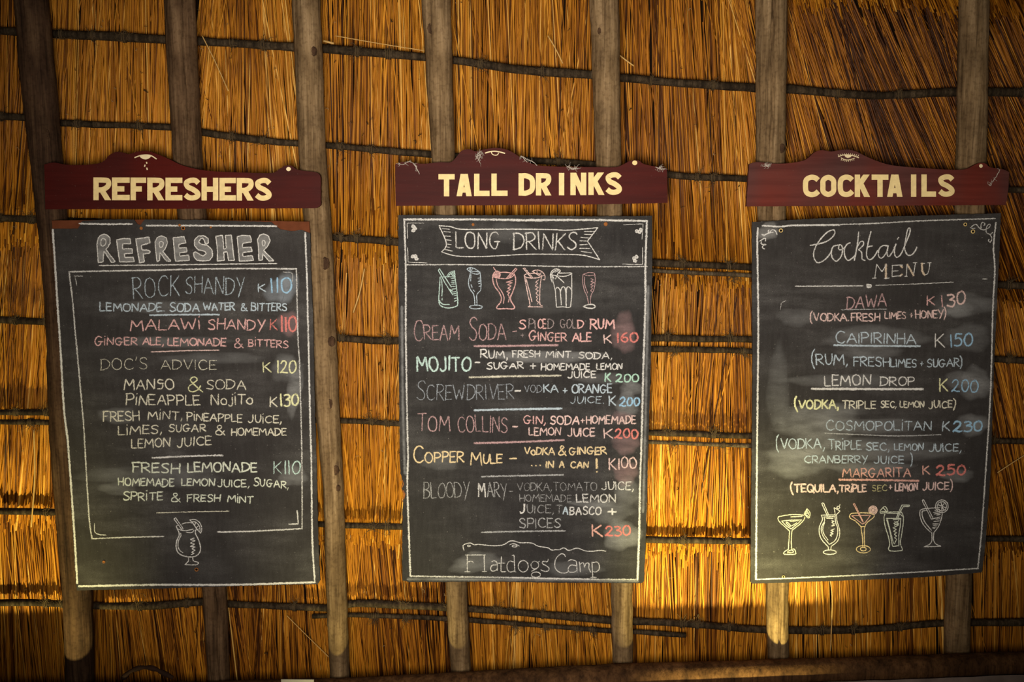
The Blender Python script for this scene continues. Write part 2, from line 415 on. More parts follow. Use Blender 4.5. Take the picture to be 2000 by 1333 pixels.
# ------------------------------------------------------------------ rafters
def make_rafter(pts, label, m, groove=None, knots=()):
    ys = [p[1] for p in pts]; n = .0585; ps, rs, fl = [], [], []
    y = -150
    while y <= 1420:
        x = np.interp(y, ys, [p[0] for p in pts]); w = np.interp(y, ys, [p[2] for p in pts])
        if y < ys[0]: x += (pts[1][0] - pts[0][0]) / (pts[1][1] - pts[0][1]) * (y - ys[0])
        p = at(x + R.uniform(-.8, .8), y, n); ps.append(p); rs.append(w * PX * (1.0 if y < 700 else 1.045)); fl.append(.0322)
        y += 22
    mid = ps[len(ps) // 2]; mb = MB(mid)
    k0 = len(mb.v)
    mb.tube(ps, rs, 48, wob=.028, groove=groove, flat=fl)
    o = mb.build('rafter', [M[m]]); tag(o, label, 'rafter', 'round pole rafters under the thatch', 'thing')
    for (x, y, s) in knots:
        b = MB(mid); c = at(x, y, .0895); q = [Vector((c.x + s * PX * .62 * math.cos(t * .7854) * (1 + .1 * R.random()), c.y + s * PX * math.sin(t * .7854), c.z - .0035)) for t in range(9)]
        b.tube(q, s * PX * .2, 6)
        b.add([Vector((p.x * .8 + c.x * .2, p.y * .8 + c.y * .2, c.z - .0015)) for p in q[:8]], [tuple(range(8))])
        k = b.build('knot', M['pole_dark'], o); k['label'] = 'dark knot in the pole'
    return o
make_rafter([(61,0,31),(74,150,33),(91,310,30),(104,450,28),(118,600,28),(130,860,31),(140,1000,30),(152,1160,28),(158,1400,27)], 'thick dark rafter pole at the far left, leaning behind the REFRESHERS sign', 'pole_dark', None, [(88, 262, 9)])
make_rafter([(351,0,29),(363,250,28),(375,420,27),(420,1170,23),(431,1400,20)], 'split brown rafter pole behind the middle of the REFRESHERS sign', 'pole_brown', (5.75, .20, .55), [])
make_rafter([(598,0,27),(611,320,26),(622,450,27),(630,637,27),(639,787,23),(652,967,19.5),(657,1155,20),(662,1267,19.5),(666,1400,19)], 'pale knotty rafter pole along the right side of the REFRESHER board', 'pole', None, [(634, 515, 11), (647, 668, 9), (655, 920, 9), (660, 955, 6), (597, 215, 8), (612, 100, 8), (641, 790, 10)])
make_rafter([(852,0,28),(863,250,23.5),(866,310,22.5),(880,700,22),(891,1150,21),(905,1400,20)], 'grey rafter pole with dark knots left of centre behind the TALL DRINKS sign', 'pole', None, [(842, 55, 9), (862, 260, 9)])
make_rafter([(1180,0,28),(1188,310,25),(1200,700,23),(1214,1150,21),(1219,1400,20)], 'smooth grey rafter pole right of centre behind the TALL DRINKS sign', 'pole', None, [(1172, 60, 6)])
make_rafter([(1507,0,30),(1505,310,28),(1512,700,25),(1518,1150,21),(1521,1400,20)], 'cracked rafter pole behind the left end of the COCKTAILS sign', 'pole', (.12, .16, .5), [(1527, 290, 8)])
make_rafter([(1902,0,27),(1897,310,28),(1885,700,26),(1872,1120,23.5),(1866,1400,24)], 'stout rafter pole at the far right behind the COCKTAILS sign', 'pole', None, [(1915, 150, 7)])

# ------------------------------------------------------------------ wall, beam and what lies on it
bl = [(-160,1371,30),(450,1361,30),(700,1352,29),(1250,1322,27),(1500,1315,26),(2160,1292,24)]
ps, rs = [], []
for x in range(-160, 2161, 40):
    y = np.interp(x, [b[0] for b in bl], [b[1] for b in bl]); r = np.interp(x, [b[0] for b in bl], [b[2] for b in bl]) * PX
    ps.append(at(x, y + R.uniform(-1, 1), .0935 + r)); rs.append(r)
mid = ps[len(ps) // 2]; mb = MB(mid); mb.tube(ps, rs, 20, wob=.05)
tag(mb.build('log_beam', M['log']), 'long brown log lying across the feet of the rafters along the bottom', 'log', kind='thing')
# plastered wall under the log (built upright, in world space)
w = [roofpt(*(p - Vector((0, r * 1.01, 0)))) - N * 0 for p, r in zip(ps, rs)]
lowp = [p - Vector((0, 0, r)) for p, r in zip([roofpt(*q) for q in ps], rs)]
vs, fs = [], []
for p in lowp:
    vs += [Vector((p.x, p.y - .035, p.z - .004)), Vector((p.x, p.y + .14, p.z - .004)), Vector((p.x, p.y + .14, 0)), Vector((p.x, p.y - .035, 0))]
for i in range(len(lowp) - 1):
    for j in range(4): fs.append((i * 4 + j, i * 4 + (j + 1) % 4, i * 4 + 4 + (j + 1) % 4, i * 4 + 4 + j))
fs += [(0, 3, 2, 1), tuple(len(vs) - 4 + j for j in range(4))]
me = bpy.data.meshes.new('wall_back'); me.from_pydata(vs, [], fs); me.materials.append(M['plaster'])
o = bpy.data.objects.new('wall_back', me); COL.objects.link(o); tag(o, kind='structure')
# bent branch and white card on the log
q = [at(p.x, p.y, .118) for p in resample(spline([(240,1326),(250,1316),(264,1308),(284,1304),(304,1308),(322,1317),(338,1325)]), 4)]
mb = MB(q[6]); mb.tube(q, [.0058 + .0012 * math.sin(i * .9) for i in range(len(q))], 8, wob=.2)
tag(mb.build('bent_branch', M['branch']), 'dark bent branch arching up from the log at the bottom left', 'branch')
mb = MB(at(581, 1340, .17)); prism(mb, [(549,1328),(613,1328.5),(613,1372),(549,1371)], .166, .168)
tag(mb.build('white_card', M['card']), 'white card fixed to the log, only its top edge in view', 'card')

# ------------------------------------------------------------------ loose straws
def loose(pts, r, label, n=.012, m='loose'):
    q = [at(p.x, p.y, n) for p in resample(spline(pts), 8)]
    if len(q) < 2: return
    b = MB(q[len(q) // 2]); b.tube(q, r, 6); tag(b.build('loose_straw', M[m]), label, 'straw', 'loose straws hanging off the thatch')
loose([(1193,93),(1215,112),(1238,129)], .0017, 'broken pale straw hooked above the top purlin right of centre', .018)
loose([(1070,70),(1085,95),(1099,124)], .0015, 'slanting pale straw touching the top purlin near the middle', .02)
loose([(712,525),(703,570),(690,611)], .0017, 'pale straw hanging aslant to the left of the LONG DRINKS board', .008)
loose([(66,840),(68,930),(61,1030)], .0019, 'long pale straw hanging over a purlin at the far left', .028)
loose([(395,70),(420,120),(446,178)], .0013, 'thin twig straw slanting between the two left rafters at the top', .027)
loose([(1948,924),(1975,906),(2010,884)], .0013, 'thin straw crossing the thatch right of the COCKTAIL board', .008)
loose([(560,1203),(600,1243),(645,1287)], .0010, 'hair-thin straw slanting at the bottom near the pale knotty rafter', .008)
loose([(632,80),(652,85)], .0026, 'short cut reed stub beside the top of the pale knotty rafter', .03)
loose([(655,70),(740,85),(828,99)], .0010, 'thin reddish straw stretched just above the top purlin', .028)
loose([(1612,1100),(1625,1160),(1622,1272)], .0014, 'bent straw hanging below the COCKTAIL board', .03)

# dusty chaff and fibres caught on the thatch (too many to count)
mb = MB()
for i in range(900):
    x, y = R.uniform(-60, 2060), R.uniform(-40, 1300)
    if R.random() < .5:                                 # gathers along the purlins
        q = R.choice(PUR)[0]; y = np.interp(x, [a for a, b in q], [b for a, b in q]) + R.choice((-1, 1)) * R.uniform(14, 34)
    if any(abs(y - np.interp(x, [a for a, b in q[0]], [b for a, b in q[0]])) < 15 for q in PUR): continue
    p = [at(x, y, R.uniform(.001, .007))]; a = R.uniform(0, 6.3); l = R.uniform(.0012, .0032); k = R.choice((0, 0, 1))
    for j in range(4): a += R.gauss(0, .8); p.append(p[-1] + Vector((math.cos(a) * l, math.sin(a) * l, R.uniform(-.0006, .0008))))
    w = R.uniform(.00035, .0007) * (2.0 if k == 0 and R.random() < .3 else 1); mb.tube(p, [w, w * 1.2, w, w * .8, w * .5], 4, k)
tag(mb.build('chaff', [flat_mat('dark_chaff', (.05, .028, .012), .9), flat_mat('pale_fibre', (.34, .22, .11), .9)]), 'dusty chaff and curled fibres caught on the thatch', 'chaff', kind='stuff')

# ------------------------------------------------------------------ painted crocodile signs
def band(mb, pts, w, n, mat=0, closed=False, clip=None):
    """even painted stroke through photo points, mitred, optional clip to y0..y1"""
    p = [Vector((a[0], a[1])) for a in pts]; k = len(p); L, Rr = [], []
    for i in range(k):
        if closed: a, b = p[(i - 1) % k], p[(i + 1) % k]
        else: a, b = p[max(i - 1, 0)], p[min(i + 1, k - 1)]
        d0 = (p[i] - a).normalized() if a != p[i] else (b - p[i]).normalized(); d1 = (b - p[i]).normalized() if b != p[i] else d0
        d = (d0 + d1); d = d.normalized() if d.length > 1e-6 else d0
        nn = Vector((-d.y, d.x)); c = max(.45, nn.dot(Vector((-d0.y, d0.x))))
        L.append(p[i] + nn * (w / 2 / c)); Rr.append(p[i] - nn * (w / 2 / c))
    for i in range(k if closed else k - 1):
        j = (i + 1) % k; poly = [L[i], L[j], Rr[j], Rr[i]]
        if clip:
            for lim, sg in ((clip[0], 1), (clip[1], -1)):
                out = []
                for a, b in zip(poly, poly[1:] + poly[:1]):
                    ia, ib = (a.y - lim) * sg >= 0, (b.y - lim) * sg >= 0
                    if ia: out.append(a)
                    if ia != ib: out.append(a.lerp(b, (lim - a.y) / (b.y - a.y)))
                poly = out
        if len(poly) > 2: mb.add([at(q.x, q.y, n) for q in poly[::-1]], [tuple(range(len(poly)))], mat)
def block_letter(mb, ch, x0, x1, yt, yb, n, t=10.4):
    x0 += .8; x1 -= .8; W, H, h = x1 - x0, yb - yt, t / 2; lay = [n]
    def nn_(): lay[0] += .00003; return lay[0]
    P = lambda l: [(x0 + a, yb - b) for a, b in l]
    cl = (yt, yb); S = lambda l, **k: band(mb, P(l), t, nn_(), clip=cl, **k)
    C = lambda l, **k: band(mb, [(v.x, v.y) for v in spline(P(l), closed=k.get('closed', False))][: -1 if k.get('closed') else None], t * .97, nn_(), **k)
    if ch in 'REFHLDKN': S([(h, 0), (h, H)])
    if ch == 'E': S([(h, H - h), (W, H - h)]); S([(h, H * .5), (W * .70, H * .5)]); S([(h, h), (W, h)])
    if ch == 'F': S([(h, H - h), (W, H - h)]); S([(h, H * .5), (W * .72, H * .5)])
    if ch == 'L': S([(h, h), (W, h)])
    if ch == 'H': S([(W - h, 0), (W - h, H)]); S([(h, H * .5), (W - h, H * .5)])
    if ch == 'I': S([(W / 2, 0), (W / 2, H)])
    if ch == 'T': S([(0, H - h), (W, H - h)]); S([(W / 2, 0), (W / 2, H - h)])
    if ch == 'A': S([(h * .9, -3), (W * .5, H + 4)][:1] + [(W * .44, H)]); S([(W - h * .9, -3), (W * .56, H)]); S([(W * .25, H * .28), (W * .75, H * .28)])
    if ch == 'N': S([(W - h, 0), (W - h, H)]); S([(h * .9, H + 2), (W - h * .9, -2)])
    if ch == 'K': S([(h, H * .42), (W - h * .9, H + 3)]); S([(W * .42, H * .56), (W - h * .75, -3)])
    if ch == 'R':
        C([(h, H - h), (W * .5, H - h), (W - h - 1.5, H * .84), (W - h - 1.5, H * .62), (W * .5, H * .46), (h, H * .46)]); S([(W * .42, H * .5), (W - h * .9, -3)])
    if ch == 'D': C([(h, H - h), (W * .5, H - h), (W - h, H * .72), (W - h, H * .28), (W * .5, h), (h, h)])
    if ch == 'O': C([(W / 2, H - h), (h + 1, H * .76), (h, H * .5), (h + 1, H * .24), (W / 2, h), (W - h - 1, H * .24), (W - h, H * .5), (W - h - 1, H * .76)], closed=True)
    if ch == 'C': C([(W - h * .5, H * .76), (W * .74, H - h * 1.15), (W * .46, H - h), (h + 1.5, H * .76), (h, H * .48), (h + 2, H * .22), (W * .46, h), (W * .74, h * 1.2), (W - h * .4, H * .26)])
    if ch == 'S': C([(W - h * .7, H * .76), (W * .70, H - h * 1.05), (W * .42, H - h), (h, H * .78), (h * 1.5, H * .60), (W * .55, H * .49), (W - h * 1.1, H * .34), (W - h, H * .2), (W * .6, h), (W * .32, h * 1.1), (h * .6, H * .25)])
def disc(mb, x, y, r, n, mat=0, k=16, ry=None):
    mb.add([at(x + r * math.cos(-t * 2 * math.pi / k), y + (ry or r) * math.sin(-t * 2 * math.pi / k), n) for t in range(k)], [tuple(range(k))], mat)
SN0, SN1 = .0955, .107
def make_sign(label, outline, s0, ox, oy, m, text, paint, lets):
    org = at(sum(p[0] for p in outline) / len(outline) * s0 + ox, 365, SN0)
    root = thing('wooden_sign', org, label, 'sign', 'crocodile shaped wooden signs', 'thing')
    out = [(ox + x * s0, oy + y * s0) for x, y in outline]
    top = [(v.x, v.y) for v in resample(spline(out[:-3]), 4)]; low = [top[-1]] + out[-3:] + [top[0]]
    for a, b in zip(low, low[1:]): top += [(p.x + R.uniform(-.3, .3), p.y + R.uniform(-.3, .3)) for p in resample([a, b], 5)[1:]]
    out = top[:-1]
    mb = MB(org); prism(mb, out, SN0, SN1); mb.build('plank', m, root)
    b = MB(org); [block_letter(b, *l, SN1 + .0005) for l in lets]
    o = b.build('lettering', paint, root); o['label'] = 'cream block letters reading ' + text
    return root, org
def Z(ox, oy, s): return lambda l: [(ox + a * s, oy + b * s) for a, b in l]
def letters(text, spans, ox, oy, s, yt0, yt1, yb0, yb1):
    out = []; xa, xb = spans[0][0], spans[-1][1]
    for c, (a, b) in zip(text, spans):
        f = ((a + b) / 2 - xa) / (xb - xa)
        out.append((c, ox + a * s, ox + b * s, oy + s * (yt0 + (yt1 - yt0) * f), oy + s * (yb0 + (yb1 - yb0) * f)))
    return out
SN = SN1 + .0009
# REFRESHERS
r, og = make_sign('dark red crocodile shaped sign painted REFRESHERS, at the left', [(88,205),(150,192),(220,205),(320,208),(430,200),(480,180),(510,145),(560,122),(610,130),(640,138),(690,122),(760,118),(830,140),(900,170),(980,208),(1080,235),(1200,250),(1400,258),(1570,260),(1610,240),(1660,212),(1700,215),(1740,240),(1850,255),(1880,270),(1888,300),(1888,470),(1860,490),(95,497)],
    .3, 60, 260, sign_mat('red_sign_paint', (.064, .0052, .0030), (.038, .0070, .0058), 1), 'REFRESHERS', M['cream'],
    letters('REFRESHERS', [(333,467),(465,597),(597,714),(716,845),(845,971),(975,1098),(1101,1226),(1228,1351),(1351,1479),(1481,1603)], 90, 290, .275, 206, 211, 368, 372))
z = Z(90, 290, .275); b = MB(og)
band(b, z([(v.x, v.y) for v in spline([(628,66),(680,49),(740,50),(785,76)])]), 2.2, SN)
b.add([at(x, y, SN + .0002) for x, y in z([(660,50),(672,66),(690,76),(706,79),(722,76),(738,66),(750,50),(706,46)])], [tuple(range(8))])
b.build('eye', M['pale'], r)
b = MB(og)
for l in ([(713,96),(716,109)], [(703,116),(699,131)], [(715,137),(719,153)]): band(b, z(l), 2.4, SN)
o = b.build('tears', M['pale'], r); o['label'] = 'three pale drops falling from the eye'
b = MB(og); disc(b, *z([(1722,147)])[0], 4.6, SN, ry=4.0); b.build('nostril', M['pale'], r)
# TALL DRINKS
r, og = make_sign('dark red crocodile shaped sign painted TALL DRINKS, in the middle', [(105,205),(150,188),(220,195),(300,200),(400,190),(470,190),(510,150),(540,115),(590,105),(630,120),(680,108),(740,98),(800,100),(860,120),(940,170),(1010,205),(1080,215),(1200,220),(1400,222),(1540,222),(1590,205),(1640,180),(1690,178),(1720,200),(1780,215),(1850,225),(1875,240),(1880,455),(1400,465),(110,475)],
    .3, 740, 260, sign_mat('dark_red_sign_paint', (.060, .0056, .0034), (.047, .0058, .0040), 4), 'TALL DRINKS', M['cream'],
    letters('TALLDRINKS', [(311,432),(440,553),(564,680),(687,808),(880,1000),(1003,1120),(1170,1207),(1248,1367),(1376,1495),(1498,1618)], 770, 280, .275, 220, 206, 378, 366))
z = Z(770, 280, .275); b = MB(og)
band(b, z([(v.x, v.y) for v in spline([(645,70),(680,60),(715,57),(750,62),(787,72)])]), 2.2, SN)
band(b, z([(v.x, v.y) for v in spline([(690,62),(694,74),(706,83),(720,85),(734,81),(741,68)])]), 1.6, SN + .0002); b.build('eye', M['pale'], r)
b = MB(og); disc(b, *z([(1708,139)])[0], 5.0, SN, ry=4.6); b.build('nostril', M['cream'], r)
# COCKTAILS
r, og = make_sign('reddish crocodile shaped sign painted COCKTAILS, at the right', [(150,210),(200,195),(290,205),(400,205),(500,190),(545,170),(590,130),(640,115),(700,125),(760,115),(820,112),(870,125),(920,150),(1000,185),(1100,215),(1250,232),(1450,245),(1560,248),(1620,240),(1690,205),(1740,205),(1770,230),(1860,245),(1900,265),(1895,370),(1880,485),(130,495)],
    .29, 1420, 260, sign_mat('faded_red_sign_paint', (.145, .0165, .0075), (.076, .0300, .0260), 8), 'COCKTAILS', M['cream'],
    letters('COCKTAILS', [(426,550),(550,670),(673,792),(795,908),(915,1040),(1025,1140),(1192,1240),(1268,1378),(1388,1508)], 1450, 280, .275, 224, 221, 383, 380))
z = Z(1450, 280, .275); b = MB(og)
band(b, z([(v.x, v.y) for v in spline([(680,96),(710,85),(745,82),(785,88),(827,103)])]), 1.7, SN)
band(b, z([(v.x, v.y) for v in spline([(700,103),(725,115),(755,118),(797,106)])]), 1.3, SN)
b.add([at(x, y, SN + .0002) for x, y in z([(725,86),(732,98),(748,105),(766,100),(778,88),(750,82)])], [tuple(range(6))])
b.build('eye', M['pale'], r)
b = MB(og)
for i in range(11):
    x = 684 + i * 13.4; y = 94 - 11 * math.sin(math.pi * (i + .3) / 11) + i * .5; a = (i - 5) * 1.1
    band(b, z([(x, y), (x + a + 2, y - 14)]), 1.0, SN)
for i in range(8):
    x = 706 + i * 12; y = 106 + 11 * math.sin(math.pi * (i + .5) / 8); band(b, z([(x, y), (x - 1 + (i - 4), y + 14)]), 1.0, SN)
b.build('eyelashes', M['pale'], r)
b = MB(og); disc(b, *z([(1694,161)])[0], 3.6, SN, ry=3.6); b.build('nostril', M['pale'], r)

# dusty cobwebs caught on the signs
def cobweb(strands, label, r=.0009, n=SN1 + .0012, fuzz=5):
    b = None
    for l in strands:
        q = [at(p.x + R.uniform(-.7, .7), p.y + R.uniform(-.7, .7), n + R.uniform(0, .0015)) for p in resample(spline(l), 3)]
        if b is None: b = MB(q[len(q) // 2])
        b.tube(q, [r * (.6 + .7 * R.random()) for _ in q], 5)
        for _ in range(fuzz):
            c = R.choice(q); a = R.uniform(0, 6.3); p = [c]
            for s in range(3): a += R.gauss(0, .9); p.append(p[-1] + Vector((math.cos(a), math.sin(a), 0)) * .0028)
            b.tube(p, [.0005, .0004, .0003, .0003], 4)
    tag(b.build('cobweb', M['web']), label, 'cobweb', 'cobwebs caught on the signs')
cobweb([[(790,318),(800,316),(808,320),(813,330),(820,341)], [(778,318),(785,322),(793,319)], [(811,322),(816,333)]], 'wispy cobweb over the left end of the TALL DRINKS sign')
cobweb([[(938,296),(932,304),(935,312),(938,318)], [(933,298),(939,304),(936,311)], [(930,306),(941,301)]], 'tangled cobweb beside the eye of the TALL DRINKS sign', fuzz=10)
cobweb([[(1018,305),(1030,312),(1040,316),(1049,323)], [(1020,307),(1030,318)]], 'thin cobweb sagging down the snout slope of the TALL DRINKS sign')
cobweb([[(1108,325),(1120,330),(1130,329)], [(1112,324),(1118,332),(1127,326)]], 'small cobweb tuft on the snout of the TALL DRINKS sign', fuzz=10)
cobweb([[(1282,327),(1290,330),(1300,331)], [(1284,330),(1292,326)]], 'grey cobweb tuft at the nose end of the TALL DRINKS sign', fuzz=9)
cobweb([[(1494,321),(1502,326),(1497,325)], [(1492,325),(1505,321)]], 'pale cobweb tuft at the left end of the COCKTAILS sign', fuzz=12)
cobweb([[(1953,331),(1946,345),(1936,357)], [(1932,360),(1937,363),(1934,358)]], 'thread of cobweb hanging on the nose end of the COCKTAILS sign')

# ------------------------------------------------------------------ chalkboards
BN0, BN1 = .0960, .1020
CH = BN1 + .0004
def stroke(mb, pts, w=3.6, press=.85, mat=0, step=2.4, wob=.28, n=None):
    """one rubbed chalk line through photo points"""
    p = resample(pts, step) if len(pts) > 1 else []
    if len(p) < 2:
        a = Vector(pts[0]); p = [a, a + Vector((w * .5, .3))]
    n = (n or CH) + R.uniform(0, .00022); k = len(p); vs, fs, ed = [], [], []
    for i in range(k):
        d = (p[min(i + 1, k - 1)] - p[max(i - 1, 0)]); d = d.normalized() if d.length > 1e-6 else Vector((1, 0))
        nn = Vector((-d.y, d.x)); ww = w * (.5 + R.uniform(-.09, .09)) * .97
        c = p[i] + nn * R.uniform(-wob, wob)
        if i == 0: c = c - d * w * .3
        if i == k - 1: c = c + d * w * .3
        for s, e in ((-1, 1), (-.5, .5), (0, 0), (.5, .5), (1, 1)):
            q = c + nn * ww * s; vs.append(at(q.x, q.y, n)); ed.append(1.0 if i in (0, k - 1) and abs(s) > .4 else float(e))
    for i in range(k - 1):
        for j in range(4): a = i * 5 + j; fs.append((a, a + 5, a + 6, a + 1))
    pr = max(.2, press + R.uniform(-.05, .05))
    mb.add(vs, fs, mat, False, edge=ed, press=pr)
def sm(l): return spline(l)
FONT = {
'A': (.72, ["0,0 .36,1 .72,0", ".1,.36 .62,.36"]), 'B': (.58, ["0,0 0,1", "~-.03,.98 .38,.97 .5,.76 .36,.57 .05,.53", "~.05,.53 .44,.48 .58,.26 .4,.04 -.03,.02"]),
'C': (.66, ["~.64,.84 .48,.98 .24,.94 .05,.66 .04,.32 .2,.05 .46,.0 .66,.14"]), 'D': (.64, ["0,0 0,1", "~-.06,.97 .3,.98 .58,.78 .64,.48 .48,.16 .2,.03 -.06,0"]),
'E': (.5, ["0,0 0,1", "0,.99 .5,1", "0,.51 .42,.53", "0,0 .5,.02"]), 'F': (.5, ["0,0 0,1", "-.06,.98 .5,1", "0,.52 .4,.53"]),
'G': (.74, ["~.62,.86 .44,1 .2,.92 .03,.6 .06,.25 .28,.0 .5,.06 .6,.4", ".36,.42 .74,.43"]), 'H': (.6, ["0,0 0,1", ".6,0 .6,1", "0,.5 .6,.52"]),
'I': (.1, [".05,0 .05,1"]), 'i': (.1, [".05,0 .05,.85", ".05,1.16 .07,1.2"]), 'J': (.5, ["~.42,1 .44,.5 .4,.12 .24,-.03 .08,.0 0,.12"]), 'j': (.4, ["~.34,.8 .36,.3 .3,-.1 .1,-.16 0,-.05", ".34,1.1 .36,1.14"]),
'K': (.56, ["0,0 0,1", ".52,.98 .02,.44", ".12,.52 .58,0"]), 'L': (.48, ["0,1 0,.01 .5,.03"]), 'M': (.86, ["0,0 .1,1 .42,.36 .76,1 .86,0"]), 'N': (.64, ["0,0 .03,1 .6,.0 .64,1"]),
'O': (.7, ["~.4,1 .14,.9 0,.52 .1,.14 .34,0 .6,.12 .7,.5 .6,.86 .36,1"]), 'o': (.55, ["~.3,.72 .1,.62 0,.36 .08,.1 .26,0 .46,.08 .55,.36 .46,.62 .26,.72"]),
'P': (.54, ["0,0 0,1", "~-.06,.98 .36,.99 .54,.76 .4,.5 .0,.45"]), 'Q': (.7, ["~.4,1 .14,.9 0,.52 .1,.14 .34,0 .6,.12 .7,.5 .6,.86 .36,1", ".42,.3 .78,-.08"]),
'R': (.58, ["0,0 0,1", "~-.06,.98 .36,.99 .54,.77 .4,.54 .0,.46", ".14,.47 .6,0"]), 'S': (.56, ["~.54,.86 .4,.99 .16,.95 .04,.76 .16,.58 .42,.44 .54,.22 .42,.03 .2,.0 .0,.12"]),
'$': (.56, ["~.5,.92 .2,.98 .05,.76 .2,.58 .46,.56 .5,.3 .4,.06 .1,.02", ".2,.58 .56,.62"]),
'T': (.64, ["0,.98 .64,1", ".33,1 .32,0"]), 'U': (.55, ["~0,1 .02,.4 .12,.05 .34,.0 .5,.22 .55,.6 .56,1"]), 'V': (.64, ["0,1 .33,0 .64,1"]), 'W': (.95, ["0,1 .22,0 .48,.72 .72,0 .95,1"]), 'w': (.8, ["~0,.7 .08,.1 .26,0 .4,.3 .42,.6 .46,.2 .6,0 .76,.2 .78,.75"]),
'Y': (.6, ["0,1 .3,.48", ".62,1 .16,-.16"]), 'y': (.6, ["~0,1 .06,.62 .25,.5 .5,.7", "~.58,1 .52,.3 .4,-.1 .1,-.2"]),
'0': (.55, ["~.3,1 .08,.86 0,.5 .08,.12 .26,0 .46,.14 .55,.5 .46,.88 .27,1"]), '1': (.12, [".08,0 .05,1"]), '2': (.58, ["~.02,.76 .16,.97 .38,.97 .48,.74 .32,.4 .0,.03", "~0,.03 .16,.1 .36,.0 .58,.03"]),
'3': (.5, ["~.02,.93 .3,1 .46,.8 .18,.56", "~.18,.56 .46,.48 .5,.2 .32,.0 0,.06"]), '5': (.52, [".5,1 .1,.99 .06,.58", "~.06,.58 .32,.64 .5,.42 .44,.12 .24,.0 0,.05"]), '6': (.5, ["~.42,1 .16,.72 .02,.32 .16,.02 .4,.04 .5,.26 .34,.48 .06,.36"]),
'&': (.68, ["~.7,-.02 .22,.64 .16,.88 .32,1 .46,.86 .32,.62 .06,.36 .05,.1 .26,.0 .5,.14 .64,.4"]), '+': (.5, [".25,.2 .26,.82", "0,.5 .5,.51"]), '!': (.2, [".1,1 .1,.3", ".1,1 .13,.3", ".1,.02 .12,0"]),
'(': (.22, ["~.22,1.35 .04,1 0,.4 .06,.0 .2,-.35"]), ')': (.22, ["~0,1.35 .2,1 .22,.4 .14,.0 0,-.35"]), ',': (.12, ["~.1,.1 .1,0 .0,-.24"]), '.': (.08, [".03,.04 .06,.0"]), "'": (.1, ["~.1,1.1 .02,.82"]), '-': (.4, ["0,.5 .4,.52"])}
FONT = {k: (w, [(s[0] == '~', [tuple(map(float, q.split(','))) for q in s.lstrip('~').split()]) for s in st]) for k, (w, st) in FONT.items()}
def word(mb, text, x0, x1, y0, y1, h, w=3.4, press=.85, mat=0, init=1.0):
    gap = .17; xs = []; cur = 0
    for i, c in enumerate(text):
        s = init if i == 0 else 1; xs.append(cur); cur += FONT[c][0] * s ** .6 + gap
    tot = max(cur - gap, .1); kx = (x1 - x0 - w * .6) / tot if len(text) > 1 or FONT[text][0] > .3 else h
    for i, c in enumerate(text):
        s = init if i == 0 else 1; gw, sts = FONT[c]; hs = h * s * R.uniform(.95, 1.05); sl = R.gauss(0, .035); dy = R.gauss(0, h * .025)
        xb = x0 + w * .3 + xs[i] * kx; f = (xb - x0) / max(1, x1 - x0); yb = y0 + (y1 - y0) * f + dy; ks = kx * (s ** .6)
        for smooth, pts in sts:
            q = [(xb + a * ks + b * hs * sl + R.gauss(0, .25), yb - b * hs + R.gauss(0, .3)) for a, b in pts]
            if smooth: q = spline(q)
            stroke(mb, q, w, press, mat)
BLUE=(140,190,225); PBLUE=(180,198,208); WHITE=(222,216,206); GREY=(176,174,170); PINK=(236,168,160); RED=(236,116,104); PPINK=(236,190,178); DPINK=(200,150,148)
CREAM=(228,218,186); YEL=(232,228,158); MINT=(186,220,206); PEACH=(240,204,140); GCREAM=(222,226,196); CORAL=(240,164,142); GBLUE=(160,168,176); GREEN=(168,218,188)
